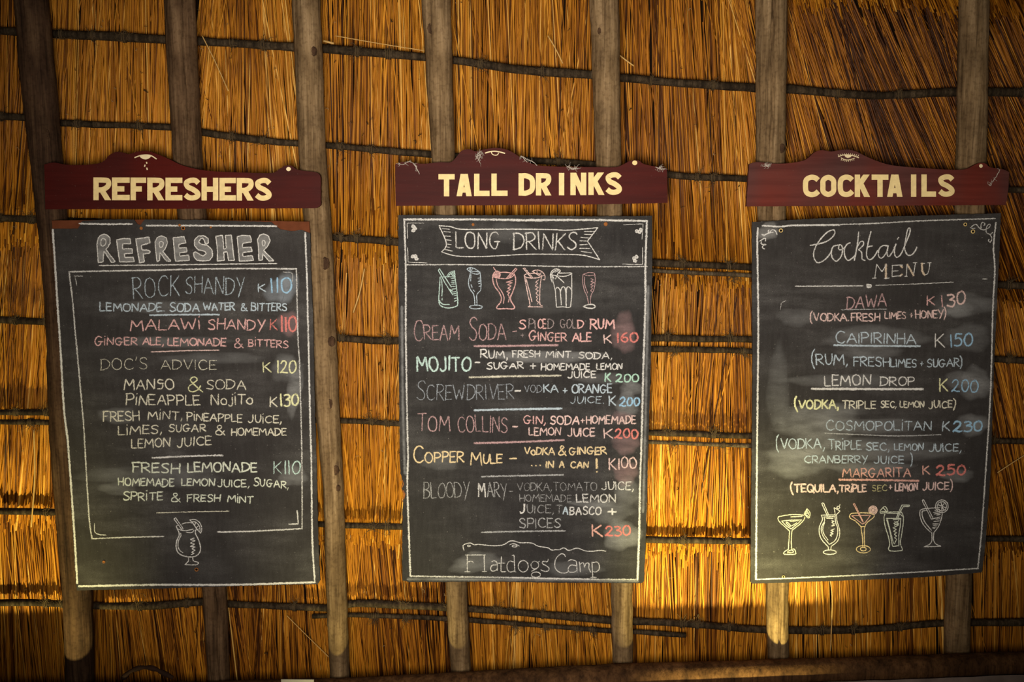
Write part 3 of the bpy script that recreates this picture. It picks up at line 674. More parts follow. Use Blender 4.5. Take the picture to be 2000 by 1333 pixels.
class Board:
    def __init__(s, label, org, slate, outline, group='hand lettered chalkboards'):
        s.org = at(*org, BN0); s.root = thing('chalkboard', s.org, label, 'chalkboard', group, 'thing'); s.outline = outline
        mb = MB(s.org); prism(mb, outline, BN0 + .0001, BN1); s.slate = mb.build('slate_panel', slate, s.root)
    def part(s, name, draw, label=None):
        b = MB(s.org); cols = []
        def m(col, soft=False):
            k = chalk(col, soft)
            if k not in cols: cols.append(k)
            return cols.index(k)
        draw(b, m); o = b.build(name, cols, s.root)
        if label: o['label'] = label
        return o
    def line(s, words, name='chalk_lettering', label=None, rules=()):
        """words: (text, x0, x1, base0, base1, height, colour[, width, press, init])"""
        def d(sel):
            def f(b, m):
                for q in sel:
                    t, x0, x1, y0, y1, h, c = q[:7]; w, p, i = (list(q[7:]) + [3.4, .82, 1.0][len(q) - 7:])[:3]
                    word(b, t, x0, x1, y0, y1, h, w, p, m(c), i)
            return f
        price = [q for q in words if q[0].lstrip('K').isdigit() or q[0] == 'K']; rest = [q for q in words if q not in price]
        if rest: s.part(name, d(rest), label or 'chalk lettering reading ' + ' '.join(q[0].replace('$', 'G') for q in rest).replace('i', 'I').upper())
        if price: s.part('chalk_price', d(price), 'chalk price reading ' + ''.join(q[0] for q in price))
        if rules: s.part('chalk_rule', lambda b, m: [stroke(b, sm(pts), w, p, m(c)) for pts, w, p, c in rules])
    def rule(s, *l, name='chalk_rule'):
        return s.part(name, lambda b, m: [stroke(b, sm(pts), w, p, m(c)) for pts, w, p, c in l])
    def draw(s, ox, oy, sc, strokes, col, label, w=2.1, press=.9, name='chalk_drawing', fills=()):
        def d(b, m):
            for t in strokes:
                c, ww, pp = col, w, press
                if isinstance(t, tuple): t, c, ww = t[0], t[1] or col, t[2] or w
                for piece in t.split('|'):
                    piece = piece.strip()
                    if piece[0] == 'o':                     # ellipse: o x y rx ry
                        x, y, rx, ry = map(float, piece[1:].split()); pts = [(x + rx * math.cos(k * .3927), y + ry * math.sin(k * .3927)) for k in range(17)]; crv = True
                    else:
                        crv = piece[0] == '~'; pts = [tuple(map(float, q.split(','))) for q in piece.lstrip('~').split()]
                    pts = [(ox + x * sc, oy + y * sc) for x, y in pts]
                    stroke(b, spline(pts) if crv else pts, ww, pp, m(c), 1.6, .15)
        return s.part(name, d, label)
    def smudge(s, col, *blobs):
        """rubbed-out chalk: (x, y, rx, ry, strength, angle)"""
        if len(blobs) > 1: return [s.smudge(col, q) for q in blobs]
        def d(b, m):
            for q in blobs:
                x, y, rx, ry, st = q[:5]; a = rad(q[5]) if len(q) > 5 else 0; k = 26; vs, ed = [at(x, y, CH - .0002)], [0.0]
                for ring, e in ((.5, .12), (.8, .45), (1, 1)):
                    for i in range(k):
                        t = -2 * math.pi * i / k; f = ring * (1 + .10 * math.sin(3 * t + x) + .06 * math.sin(7 * t + y))
                        px, py = rx * f * math.cos(t), ry * f * math.sin(t)
                        vs.append(at(x + px * math.cos(a) - py * math.sin(a), y + px * math.sin(a) + py * math.cos(a), CH - .0002 - .00001 * ring)); ed.append(e)
                fs = [(0, 1 + i, 1 + (i + 1) % k) for i in range(k)]
                for r_ in range(2):
                    for i in range(k): o0 = 1 + r_ * k; fs.append((o0 + i, o0 + k + i, o0 + k + (i + 1) % k, o0 + (i + 1) % k))
                b.add(vs, fs, m(col, True), False, edge=ed, press=st)
        return s.part('chalk_smudge', d)
    def screw(s, x, y, r, m, hole=True, name='screw'):
        b = MB(s.org); k = 14; c = at(x, y, BN1); q = []
        for i in range(k + 1):
            t = 2 * math.pi * i / k; q.append(c + Vector((math.cos(t) * r * PX, math.sin(t) * r * PX, .0008)))
        b.tube(q, r * PX * .32, 6, 0)
        b.add([c + Vector((math.cos(2 * math.pi * i / k) * r * PX * .8, math.sin(2 * math.pi * i / k) * r * PX * .8, .0009)) for i in range(k)], [tuple(range(k))], 1)
        return b.build(name, [m, M['hole'] if hole else m], s.root)

# ---- left: REFRESHER
lt = [(103,447),(110,540),(112,600),(117,700),(125,820),(133,900),(140,1000),(145,1090),(150,1153)]
o1 = [(152,447),(156,440),(160,432),(200,429),(262,429),(268,438),(274,441),(280,432),(283,429),(400,430),(530,434),(538,441),(548,448),(570,452),(590,449),(606,456),(607,520),(612,640),(614,760),(618,900),(621,1040),(625,1135),(620,1142),(560,1143),(420,1147),(290,1151),(150,1154)] + lt[::-1][1:]
B1 = Board('chalkboard headed REFRESHER with chipped top corners, hung at the left', (365, 790), slate_mat('slate_left', 1.3, (.022, .0190, .0175)), rough(o1, .9, 5))
mb = MB(B1.org); bk = [(101,431),(300,429),(604,433),(606,470),(104,470)]
prism(mb, rough(bk, .5, 8), BN0 - .0030, BN0 + .0030)
# the chipped panel lies on a strip of brown backing board
B1s = mb.build('backing_strip', M['brown_board'], B1.root); B1s['label'] = 'reddish brown backing board showing at the chips'
B1.part('chalk_border', lambda b, m: [stroke(b, sm(l), w, p, m(WHITE)) for l, w, p in (
    ([(103,449),(109,540),(113,605),(118,680),(125,800),(133,870),(145,1040),(151,1140)], 4.6, .95), ([(155,437),(200,438),(258,438)], 4.2, .8), ([(286,441),(400,441),(540,442)], 4.2, .85),
    ([(596,455),(600,560),(602,650),(606,830),(608,900),(610,1055),(615,1138)], 4.2, .85), ([(154,1146),(300,1143),(450,1143),(614,1138)], 4.6, .95))], 'white chalk border line')
B1.part('chalk_frame', lambda b, m: [stroke(b, sm(l), w, p, m(WHITE)) for l, w, p in (
    ([(135,531),(142,590),(147,650),(150,680),(162,815),(165,860),(174,1010),(180,1053)], 3.6, .75), ([(135,531),(300,528),(450,525),(579,525.5)], 3.8, .8), ([(579,526),(582,659),(585,710),(589,860),(590,950),(590,1032)], 3.6, .72),
    ([(180,1053),(250,1050),(320,1048.5)], 3, .8), ([(425,1040),(500,1038),(590,1033)], 3.4, .85),
    ([(145,539.6),(162,539.6)], 2.4, .6), ([(147,543),(150,558)], 2.6, .6), ([(553,532),(570,534),(571,551)], 2.2, .5), ([(184.5,1023.5),(185.5,1040),(193.5,1044.5),(207,1046)], 2.4, .75), ([(580.5,998),(582.6,1023.5)], 3, .85), ([(582,1024),(564,1024.5)], 3, .85))], 'inner chalk frame')
def heading(b, m):
    z = Z(180, 445, .185); P = lambda s: [tuple(map(float, q.split(','))) for q in s.split()]
    outs = ["65,370 58,280 50,170 65,110 90,80 125,68 160,78 188,110 190,160 170,200 142,228 195,295 245,360 205,368 160,300 125,245 120,300 115,362", "258,130 330,115 400,115 408,170 325,170 320,225 420,220 425,270 340,275 345,315 435,312 445,360 290,362",
        "460,120 600,98 612,160 520,185 525,235 595,238 615,255 600,270 540,278 552,360 500,372", "685,360 672,250 665,150 690,100 730,88 780,105 795,160 770,225 745,250 832,352 785,355 715,262 712,345", "855,105 970,95 990,160 915,175 915,215 995,210 1003,255 925,265 925,300 1020,290 1028,345 878,355",
        "1200,178 1228,160 1225,115 1180,85 1120,88 1080,130 1082,190 1120,235 1190,250 1205,275 1170,300 1130,280 1095,255 1070,265 1075,310 1110,345 1180,352 1240,345 1272,300 1265,235 1215,185 1150,175 1125,150 1145,115 1170,110 1185,140",
        "1305,90 1375,80 1385,160 1390,230 1415,215 1412,150 1405,82 1470,78 1480,180 1500,345 1440,348 1425,255 1390,258 1395,345 1320,352 1325,250", "1530,95 1590,80 1670,85 1683,150 1590,165 1585,210 1680,205 1688,250 1590,262 1592,305 1690,295 1705,345 1555,355 1545,250", "1760,345 1755,200 1745,130 1770,80 1810,65 1860,85 1880,140 1850,200 1810,240 1920,350 1865,352 1800,275 1800,340"]
    for s in outs:
        q = z(P(s)); stroke(b, q + q[:1], 2.4, .9, m(WHITE), 1.8, .3)
        tri = tessellate_polygon([[(x, -y, 0) for x, y in q]]); f = []
        for t in tri:
            a, c, d = (Vector(q[i]) for i in t)
            f.append(tuple(t) if (c - a).cross(d - a) < 0 else (t[0], t[2], t[1]))
        b.add([at(x, y, CH - .0001) for x, y in q], f, m((190,186,180), True), False, edge=.0, press=.55)
    for s in ("92,150 100,120 125,115 145,140 140,175 115,195 95,185", "708,175 715,148 745,150 750,180 730,210 712,200", "1795,155 1805,135 1825,145 1825,175 1805,195"):
        q = z(P(s)); stroke(b, spline(q, closed=True), 2.2, .9, m(WHITE), 1.8, .2)
    stroke(b, [(194,519),(300,518),(430,516.5),(541,515)], 2.8, .8, m(WHITE))
B1.part('chalk_heading', heading, 'outlined block letters reading REFRESHER')
B1.line([('ROCK',260,351,582,577,39,PBLUE,3.0,.66),('SHANDY',361,477,573,576,33,PBLUE,3.0,.66),('K',503.5,519,570.5,570,14.5,PBLUE,2.8,.9),('110',527,571,571.5,572,28,BLUE,3.8,1.0)])
B1.line([('LEMONADE.',193.5,322,608,608,15,PBLUE,3.2,.92,1.2),('SODA',331.5,390,609,609,15.5,PBLUE,3.4,.95,1.1),('WATER',396,459,606.5,606,14.5,PBLUE,3.2,.92),('&',470,483,608,608,15,PBLUE,3.0,.9),('BITTERS',490.5,561,607,607,14.5,PBLUE,3.2,.9,1.1)], rules=[([(292.5,616),(360,615),(428,615)],3.8,.95,PBLUE)])
B1.line([('MALAWi',253.5,391.5,645,643,20.5,PINK,3.4,.85),('SHANDY',406.5,517.5,644,645,20,PINK,3.4,.85),('K',527,542,645,645.5,20,RED,3.2,.8),('110',547,581,648,648,28,RED,4.4,1.0)])
B1.line([('GiNGER',183.5,268.5,675,674,14.5,PINK,3.2,.82,1.2),('ALE,',277.5,320,674,674,14.5,PINK,3.2,.85),('LEMONADE',327,442.5,675,676,14.5,PINK,3.4,.9),('&',457.5,475,680,680,18,PINK,3.0,.8),('BiTTERS',484.5,563.5,676,680,13.5,PINK,3.0,.82)], rules=[([(295.5,688),(360,685.5),(427.5,684.5)],2.8,.85,PPINK)])
B1.line([("DOC'S",196.5,288,723,721.5,21.5,CREAM,2.6,.66),('ADVICE',313.5,423,722,722,18.5,CREAM,2.6,.66),('K',514,530,727,727,19,YEL,3.2,.85),('120',540,579,729,729,24,YEL,3.6,.95)])
B1.line([('MAN$O',241.5,340.5,762,760,20,CREAM,3.2,.85),('&',366,395.5,764.5,764.5,29,YEL,3.2,.85),('SODA',402.5,481.5,761,760,18.5,CREAM,3.0,.8)])
B1.line([('PiNEAPPLE',245.5,391.5,791.5,791.5,19,CREAM,3.2,.85,1.15),('NojiTo',411.5,494.5,792,789,18,CREAM,3.2,.85,1.2),('K',527,542,794,794,19,CREAM,3.2,.85),('130',547,584,793,792.5,22,YEL,4.2,1.0)])
B1.line([('FRESH',201,273,824,820,18,CREAM,3.2,.85,1.1),('MiNT,',288,357,819.5,820,16,CREAM,3.2,.82),('PiNEAPPLE',364.5,474,821,825.5,14.5,CREAM,3.0,.85,1.1),('JUiCE,',484.5,550.5,825.5,826,14,CREAM,3.0,.85)])
B1.line([('LiMES,',230.5,316.5,850,846,16.5,CREAM,3.2,.85),('SUGAR',329.5,402.5,843.5,843.5,13.5,CREAM,3.0,.82),('&',420,439.5,850,850,18,CREAM,3.0,.85),('HOMEMADE',451.5,559.5,850.5,851,14,CREAM,3.0,.85)])
B1.line([('LEMON',256.5,333,876,871.5,17,CREAM,3.2,.85),('JUICE',345,414,873,869,17,CREAM,3.2,.85)], rules=[([(297.5,895),(370,891.5),(435,890)],4.2,.92,WHITE)])
B1.line([('FRESH',258.5,351.5,922.5,924.5,18.5,GCREAM,3.6,.95),('LEMONADE',365.5,502.5,922,922,18,GCREAM,3.6,.95),('K',534,550,926,926,24,MINT,2.6,.8),('110',554,587,927,927,25,MINT,3.2,.9)])
B1.line([('HOMEMADE',230.5,340.5,949,950.5,14,GCREAM,3.2,.9),('LEMON',354,420,949.5,949.5,14,GCREAM,3.2,.88),('JUICE,',424.5,487.5,951.5,951.5,13.5,GCREAM,3.0,.9),('SUGAR,',495,564,949.5,955,13.5,GCREAM,3.0,.9,1.15)])
B1.line([('SPRiTE',240,318.5,977.5,977.5,15,GCREAM,3.2,.9,1.1),('&',333,352.5,980.5,980.5,18,GCREAM,3.0,.85),('FRESH',365.5,430.5,980.5,980.5,13.5,GCREAM,3.0,.88),('MiNT',444,495,981,983.5,13,GCREAM,3.0,.88)], label='last pale green chalk line, ending FRESH MINT', rules=[([(306,1002.5),(370,1000.5),(447,999)],2.4,.75,CREAM)])
B1.draw(320, 1000, .0825, ["240,175 440,440|280,145 465,415|240,175 280,145|~295,345 310,330 350,320|~430,295 500,270 600,262 680,270|~340,415 440,445 560,445 690,415", ("~295,345 320,410 360,500 360,570 310,680 290,800 310,920 380,1010 500,1055 640,1075 760,1050 840,980 870,870 840,720 800,620 750,520 750,450 770,420", None, 2.6),
    "~395,510 405,570 350,680 335,780 345,860 390,930 450,970|615,200 690,270 770,400 870,510|~615,200 720,185 820,230 880,320 900,420 870,510|~680,235 760,255 840,340 860,430 845,460|730,320 760,255|770,380 825,330|800,430 855,390|690,280 830,470|~530,485 620,500 690,480 710,440",
    "720,625 620,660 745,685 625,745 735,770 620,825 750,835 660,880 740,910 660,965 720,990 650,1020|~580,1090 590,1150 570,1190 500,1255|500,1255 620,1262 760,1262|~760,1262 830,1220 770,1190 700,1165 685,1090"], WHITE, 'chalk drawing of a curved cocktail glass with straw and lime', 2.0)
B1.smudge(GBLUE, (545,568,32,26,.50,-20), (562,560,22,36,.55,10))
B1.smudge(DPINK, (563,632,24,26,.40))
B1.smudge(GREY, (560,720,34,30,.34), (575,765,16,52,.46,8), (572,930,30,22,.42), (300,930,150,24,.26), (230,812,40,18,.30), (330,600,140,14,.24), (330,668,130,12,.25), (230,955,40,14,.3), (420,700,110,12,.22))
for x, y, r in ((351,440,2.0), (358,446,3.0), (276,446,2.4), (412,444,1.6), (384,1113,3.2), (203,1098,2.4)): B1.screw(x, y, r, M['rust'], r > 2.8)

# ---- middle: LONG DRINKS
o2 = [(778,420),(900,421),(1040,421),(1160,423),(1274,422),(1274,520),(1271,710),(1266.5,860),(1263,1010),(1258,1136),(1253,1140),(1100,1139),(940,1137),(800,1138),(786,1134),(785.5,1060),(786.5,1000),(788,965),(784,952),(787,940),(782,925),(780.5,880),(779,740),(778.5,600)]
B2 = Board('chalkboard headed LONG DRINKS with a ribbon and six drawn glasses, hung in the middle', (1025, 780), slate_mat('slate_middle', 7.9, (.0165, .0148, .0142), .6), rough(o2, .9, 5))
B2.part('chalk_border', lambda b, m: [stroke(b, sm(l), w, p, m(WHITE)) for l, w, p in (
    ([(789,429),(855,429),(940,429),(1030,430),(1150,430),(1264,432)], 5.0, .9), ([(1000,431),(1060,431.5)], 4, .8), ([(789.5,428),(792.5,530),(792.5,650),(795.5,830),(797,890),(795.5,950),(798.5,1040),(801.5,1125)], 4.4, .78), ([(801,1126),(900,1127.5),(1000,1129),(1120,1132),(1245,1133)], 4.2, .7), ([(1000,1129),(1150,1132)], 3.5, .8),
    ([(1263.5,432),(1260.5,521),(1260.5,590),(1256,740),(1253,860),(1250,950),(1248.5,1040),(1245,1133)], 5.0, .85), ([(792.5,517.5),(955,517.5),(1105,521),(1264,521)], 3.0, .75))], 'white chalk border lines')
def corners(b, m):
    for l in ([(796,466),(795.5,436),(827.5,436)], [(1217.5,439.5),(1256,437.5),(1254,467.5)], [(796,484),(797,512.5),(834,514)], [(1255,484),(1255,517.5),(1216,516)]): stroke(b, l, 1.7, .75, m(WHITE))
    for x, y, a in ((806,446,0), (1247.5,449,70), (809,504,-60), (1242.5,506,200)):
        for k in range(3):
            t = rad(a + k * 75 - 75); cx, cy = x + 4.2 * math.cos(t), y + 4.2 * math.sin(t)
            stroke(b, [(cx + 3.6 * math.cos(i * .8) * (1 - i * .05), cy + 3.6 * math.sin(i * .8) * (1 - i * .05)) for i in range(13)], 2.6, .95, m(WHITE), 1.5)
B2.part('chalk_corner_ornament', corners, 'chalk corner brackets with petal scribbles')
B2.draw(780, 420, .25, ["~310,85 400,92 480,112 700,112 1000,112 1200,115 1300,120 1420,112 1550,100|1550,100 1470,205 1565,350|~1565,350 1480,325 1400,312 1200,308 1000,308 800,318 650,325 450,322 330,290|~330,290 368,225 310,85",
    ("335,108 392,112|345,130 400,135|352,165 400,168|365,195 405,200|372,228 405,232|365,250 395,255|355,270 415,283|1445,130 1525,130|1445,152 1510,155|1415,175 1495,182|1410,202 1475,205|1410,235 1470,230|1408,262 1490,262|1420,285 1505,298", None, 1.9)], WHITE, 'chalk ribbon banner outline', 2.5, .85, 'chalk_banner')
B2.line([('LONG',890,977.5,485.5,486,32,WHITE,3.4,.78),('DRINKS',1002.5,1126,487,487.5,33,WHITE,3.4,.78)], 'chalk_heading')
g = lambda ox, st, c, lab, w=2.2: B2.draw(ox, 515, .09, st, c, lab, w, .86)
g(840, [("~215,295 210,450 195,650 190,800 215,900 300,950 420,965 540,940 600,890 590,700 570,500 545,350 530,160", None, 2.6), "215,295 360,290 490,285|180,150 205,115|205,115 460,510|180,150 330,430 490,680|~245,330 265,550 255,710|262,755 262,795|~370,270 420,200 530,160|~400,275 450,215 520,200|460,230 515,285|490,215 525,270",
    "460,325 525,315|470,375 530,372|455,410 530,410|460,450 540,445|460,500 545,498|480,560 560,545|490,620 560,610|500,660 560,650|520,700 570,690|530,760 575,750|530,820 575,800|430,560 490,600|450,600 480,640|~200,800 250,870 320,890 420,890"], MINT, 'chalk tumbler with straw and lime wedge')
g(840, ["~875,195 845,330 835,450 870,560 940,660 965,780 970,910|~1085,190 1100,330 1105,480 1095,580 1040,640 1010,700 1015,800 1020,920|~875,195 950,220 1040,230 1085,190|~900,180 980,170 1060,185|o995 945 140 40|~800,125 850,90 920,95 900,150 870,180 800,125|~920,95 1000,130 1080,190|850,95 870,160|880,95 860,170|885,240 880,380|890,460 915,530|935,570 965,605|1040,320 1090,315|1045,395 1095,385|1055,440 1095,430|1060,500 1095,490|1060,360 1092,352"], PBLUE, 'chalk stemmed glass with a fruit slice on the rim')
g(840, [("~1365,235 1360,350 1400,490 1500,630 1545,740 1530,840 1450,940 1470,985 1640,980 1800,985 1830,940 1760,820 1745,730 1800,600 1850,450 1855,320 1825,225", None, 2.8), "~1520,195 1640,190 1800,215|~1380,290 1500,320 1650,330 1780,290 1825,225|o1450 240 72 74|o1450 240 50 52|o1450 240 28 30|o1445 240 10 12|1375,85 1430,165|1650,330 1860,100|1690,330 1885,125|1860,100 1885,125|~1435,340 1470,480 1560,620 1605,740 1590,870|~1520,190 1500,240 1500,300",
    "1790,370 1650,405 1790,415 1680,460 1760,490 1680,545 1750,560 1660,615 1730,630 1680,670 1710,700 1720,760 1700,840"], PINK, 'pink chalk sundae glass with a cherry and straw')
g(1010, ["~155,260 200,500 240,700 280,900 240,940|240,940 400,940 555,945|~525,290 500,500 490,700 495,880 545,915|o340 265 188 52|130,105 300,300|160,95 340,310|130,105 160,95|~330,170 440,140 540,180 600,260 600,350 560,350|360,190 490,270|~360,190 330,170|430,150 435,230|530,190 480,240|600,250 500,290|~190,320 260,570 300,740 320,830|470,350 400,410 450,430 390,490 460,520 400,560 460,590 405,650 460,690 410,730 450,760 415,800 470,840 440,880"], PPINK, 'peach chalk tall glass with a straw and lime wheel')
g(1010, ["780,390 830,600 845,800 855,950|~855,950 1000,940 1100,960 1160,940|1185,210 1185,400 1185,700 1160,940|890,210 1180,205|~900,270 1000,280 1100,260 1180,230|890,210 830,340|~760,400 720,260 760,160 850,115 935,150 900,200|~780,370 750,240 800,170 880,130|735,240 860,270|860,270 1020,420|760,260 800,330|820,190 900,150|~835,560 860,520 900,530 935,600 960,900|~940,620 960,540 1000,505 1040,540 1060,700 1065,950|~1065,590 1090,510 1130,510 1170,560|1070,600 1060,900"], WHITE, 'white chalk ribbed tumbler with a lime wheel')
g(1010, ["~1430,240 1425,420 1460,580 1520,720 1550,890|~1680,215 1695,350 1670,550 1610,680 1590,790 1595,890|~1430,240 1530,200 1640,200 1680,215|~1450,240 1560,265 1670,250|~1465,290 1465,450 1530,640|1600,330 1660,355 1595,390 1670,410 1590,460 1660,480 1600,510 1640,550 1590,590 1630,610", ("~1440,935 1530,895 1640,890 1695,930 1650,970 1540,970 1440,935", WHITE, 2.8)], DPINK, 'faint chalk champagne flute', 1.7)
FPINK = (176,152,148)
B2.line([('CREAM',807.5,897.5,665,664,29,DPINK,3.2,.72,1.4),('SODA',915.5,989,665,663,31,DPINK,3.2,.74,1.42),('-',1001,1010,659,658,20,DPINK,2.8,.7),('S',1013.5,1028,642.5,642.5,18,PINK,3.4,.95),('PI',1032,1047,642,642,17.5,FPINK,2.6,.7),('CE',1050,1068,642,642,17.5,PINK,3.2,.9),('D',1070,1082,642,642,17.5,FPINK,2.6,.7),('GOL',1093.5,1126,641.5,641.5,18,FPINK,2.6,.68),('D',1128,1140.5,642,642,15,PINK,3.2,.9),('RUM',1152.5,1200.5,642.5,642.5,18,PINK,3.8,1.0)])
B2.line([('+',1017.5,1024,661,661,10,FPINK,2.4,.8),('GiNGER'.replace('i','I'),1032.5,1107.5,665.5,667,16,PINK,3.2,.85,1.15),('ALE',1117.5,1155.5,667,667,16,PINK,3.6,.98),('K',1179.5,1195,669.5,669.5,16,PPINK,3.4,.9),('160',1203.5,1247,668.5,667.5,17.5,RED,4.2,1.0)], rules=[([(926.5,676.5),(1000,676),(1089.5,674.5)],5.0,.8,DPINK)])
B2.line([('MOJITO',813.5,920,724.5,724,27.5,MINT,4.4,.98),('-',927,938,717,717,17,WHITE,3.6,1.0),('RUM,',938.5,992,699.5,701,14.5,WHITE,3.0,.88,1.15),('FRESH',1000.5,1055,698,698,12.5,WHITE,3.0,.85),('MiNT.',1065.5,1120,699,699,12.5,WHITE,3.0,.85),('SODA,',1129.5,1196,700.5,701,12,WHITE,3.0,.85)])
B2.line([('SUGAR',950,1023.5,721,720,12.5,WHITE,3.0,.9),('+',1035.5,1048,722,722,14,WHITE,3.2,.9),('HOMEMADE',1056.5,1152.5,723,723,12.5,WHITE,3.0,.9),('LEMON',1164.5,1215.5,722,722,11.5,WHITE,3.0,.9)])
B2.line([('JUICE',1108.5,1164.5,738.5,738,12,WHITE,3.0,.9),('K',1181,1193,746,746,16,GREEN,3.6,.98),('200',1202,1248.5,746.5,746,14.5,GREEN,3.6,.98)], rules=[([(917,737.5),(1000,735.5),(1095.5,734)],5.0,.72,CREAM)])
B2.line([('SCREWDRIVER',813.5,1004,782,779.5,29,GBLUE,2.8,.64,1.25),('-',1005.5,1018,771,771,14,WHITE,4.2,.95),('VOD',1023.5,1059,767.5,767,14.5,GBLUE,2.6,.62),('KA',1061,1091,767,767,15,PBLUE,3.4,.9),('+',1098.5,1108,770,770,13,PBLUE,3.0,.9),('ORANGE',1116,1196,768,767.5,17,PBLUE,3.4,.88)])
B2.line([('JUICE.',1113.5,1180,788,788,13,PBLUE,2.8,.72),('K',1188.5,1203,792.5,792.5,18,PBLUE,3.4,.85),('200',1209.5,1250,793,793,16,BLUE,4.0,1.0)], rules=[([(926.5,802),(1000,800),(1097,798.5)],4.8,.95,PBLUE)])
B2.line([('TOM',815,879.5,844,843,31,DPINK,3.0,.78,1.05),('COLLINS',893.5,991.5,844,846,31,DPINK,3.0,.72),('-',1000.5,1012,842,841,17,PPINK,3.6,.95),('GIN,',1022,1066,828.5,828.5,15.5,PINK,3.0,.85),('SODA',1074.5,1132,829,829,16,PPINK,3.4,.95),('+',1134,1142,829,829,12,PPINK,3.0,.9),('HOMEMADE',1144.5,1242.5,828,828,15,PPINK,3.2,.92)])
B2.line([('LEMON',1032.5,1095.5,851,850.5,14.5,PPINK,3.2,.85),('JUICE',1108.5,1162.5,852.5,852.5,15.5,PPINK,3.4,.9),('K',1179.5,1198,857,857,19,PPINK,3.4,.85),('200',1200.5,1247,856.5,856,17,RED,4.0,.98)], rules=[([(926.5,866),(1010,864),(1101.5,860)],4.8,.85,DPINK)])
B2.line([('COPPER',806.5,906.5,904,902,19.5,PEACH,3.4,.95,1.65),('MULE',918.5,981.5,908,904,17,PEACH,3.4,.95,1.45),('-',994.5,1010,906,905,17,PEACH,3.6,1.0),('VoDKA',1023.5,1083.5,888.5,888.5,13.5,PEACH,3.4,.95),('&',1089.5,1106,889.5,889.5,18.5,PEACH,3.4,.95),('GINGER',1110.5,1185.5,888.5,888.5,14,PEACH,3.4,.95)])
B2.line([('...',1036,1057,910,909.5,8,PEACH,3.4,1.0),('IN',1065.5,1082,914.5,914,12.5,PEACH,3.4,.95),('A',1091.5,1103,914,914,13,PEACH,3.2,.95),('CAN',1113.5,1150.5,914,914,12,PEACH,3.4,.95),('!',1161.5,1169,923,923,25,PEACH,4.6,1.0),('K100',1189,1244,917,915,20.5,PPINK,3.4,.92)], rules=[([(940.5,931.5),(1010,930),(1100,928)],4.0,.85,GREY)])
B2.line([('BLOODY',827,917.5,974,973,31,GREY,2.6,.62),('M',933.5,949,971.5,971.5,28,WHITE,3.6,.78),('ARY',951,990.5,971.5,972,28,GREY,2.8,.68),('-',993.5,1002,970,969.5,20,GREY,2.6,.6),('VODKA,',1010,1078,959,959,16,GREY,2.4,.60),('TOMATO',1080.5,1166.5,959,959,16,GREY,2.4,.58),('JUICE,',1175,1238,957,957,15,WHITE,3.0,.8)])
B2.line([('HOMEMADE',1014.5,1116.5,980.5,981,14,GREY,2.4,.6),('LEMON',1125.5,1203.5,981.5,981,14.5,WHITE,3.2,.8)])
B2.line([('J',1014.5,1026,1002.5,1002.5,16,WHITE,4.0,.9),('UICE,',1029,1082,1002,1002.5,15,GREY,2.6,.64),('T',1085,1098,1004,1004,16,GREY,2.4,.6),('A',1099,1110,1005,1005,15,PBLUE,3.6,.9),('BASCO',1112,1175,1005.5,1006,15,WHITE,3.2,.86),('+',1187,1204.5,1008,1008,17,WHITE,3.8,.95)], label='chalk line beginning JUICE under BLOODY MARY')
B2.line([('SPICES',1014.5,1095.5,1032,1031,18.5,GREY,3.0,.78),('K',1156.5,1177,1048,1048,22,CORAL,3.6,.98),('230',1181,1232,1047,1046.5,18.5,RED,4.0,1.0)], rules=[([(940.5,1040.5),(1020,1038.5),(1104.5,1037.5)],3.8,.82,GREY)])
B2.draw(890, 1040, .15, [("~110,240 95,190 105,165 160,145 200,145 240,165 300,160 400,170 500,178 620,165 700,120 760,115 840,138 940,138 1010,150 1080,185 1200,205 1250,235 1300,228 1350,230 1410,205 1470,238 1560,212 1610,215 1690,245 1780,250 1880,238 1955,248", None, 2.3), "~700,165 760,150 830,180|o768 182 35 13|o172 180 22 10"], WHITE, 'chalk outline of a crocodile head lying flat', 1.7, .85)
B2.draw(890, 1040, .15, ["150,295 150,515|130,298 385,298|~155,390 210,380 230,400|118,515 185,515|370,300 375,515|345,515 400,510|~470,385 510,375 540,410 540,500|~540,430 480,430 455,470 470,505 520,500 540,470|~595,320 590,490 600,515 650,515|530,405 640,405|~760,390 700,380 670,430 675,490 710,520 770,505|735,305 760,300 770,515 785,520|o880 445 65 75|o1030 430 50 50|~1040,480 990,510|o1045 555 60 35|1070,395 1090,382|~1205,355 1190,385 1140,380 1130,410 1180,440 1215,470 1205,505 1150,510 1110,490",
    "~1430,320 1410,290 1370,285 1310,340 1290,420 1310,490 1370,530 1440,530 1465,510|~1465,380 1500,360 1560,375 1575,420 1580,520|~1575,440 1500,430 1465,475 1480,520 1550,520 1585,490|1610,390 1625,520|~1615,420 1660,400 1680,460|~1680,450 1700,405 1735,410 1735,470 1760,525|1775,390 1785,585|~1780,400 1840,390 1870,430 1865,490 1820,520 1785,510|1755,590 1830,590"], WHITE, 'faint serifed chalk lettering under the crocodile outline', 2.5, .72, 'chalk_lettering')
B2.smudge(DPINK, (1218,650,26,44,.42), (1215,815,22,14,.3), (1222,868,30,22,.42), (1222,925,26,26,.45))
B2.smudge(GREY, (1065,697,130,13,.45), (1232,758,24,18,.42), (1225,790,24,26,.48), (1214,1046,40,32,.55), (1190,1000,50,24,.30), (1160,984,50,9,.4), (1225,960,26,30,.35), (1075,580,90,40,.13), (930,1100,55,22,.36,-8), (1120,1112,60,16,.25), (1000,455,60,22,.16), (1180,740,60,12,.25), (860,900,40,22,.2))
B2.part('chalk_dust', lambda b, m: [stroke(b, sm(l), 8, .6, m(GREY, True)) for l in ([(785,600),(787,800),(791,925)], [(1266,560),(1261,800),(1256,1000)], [(797,1132),(1000,1133),(1245,1135.5)])])
for x, y, r in ((1183,438,3.0), (924,439,2.2)): B2.screw(x, y, r, M['rust'], False)
mb = MB(B2.org)
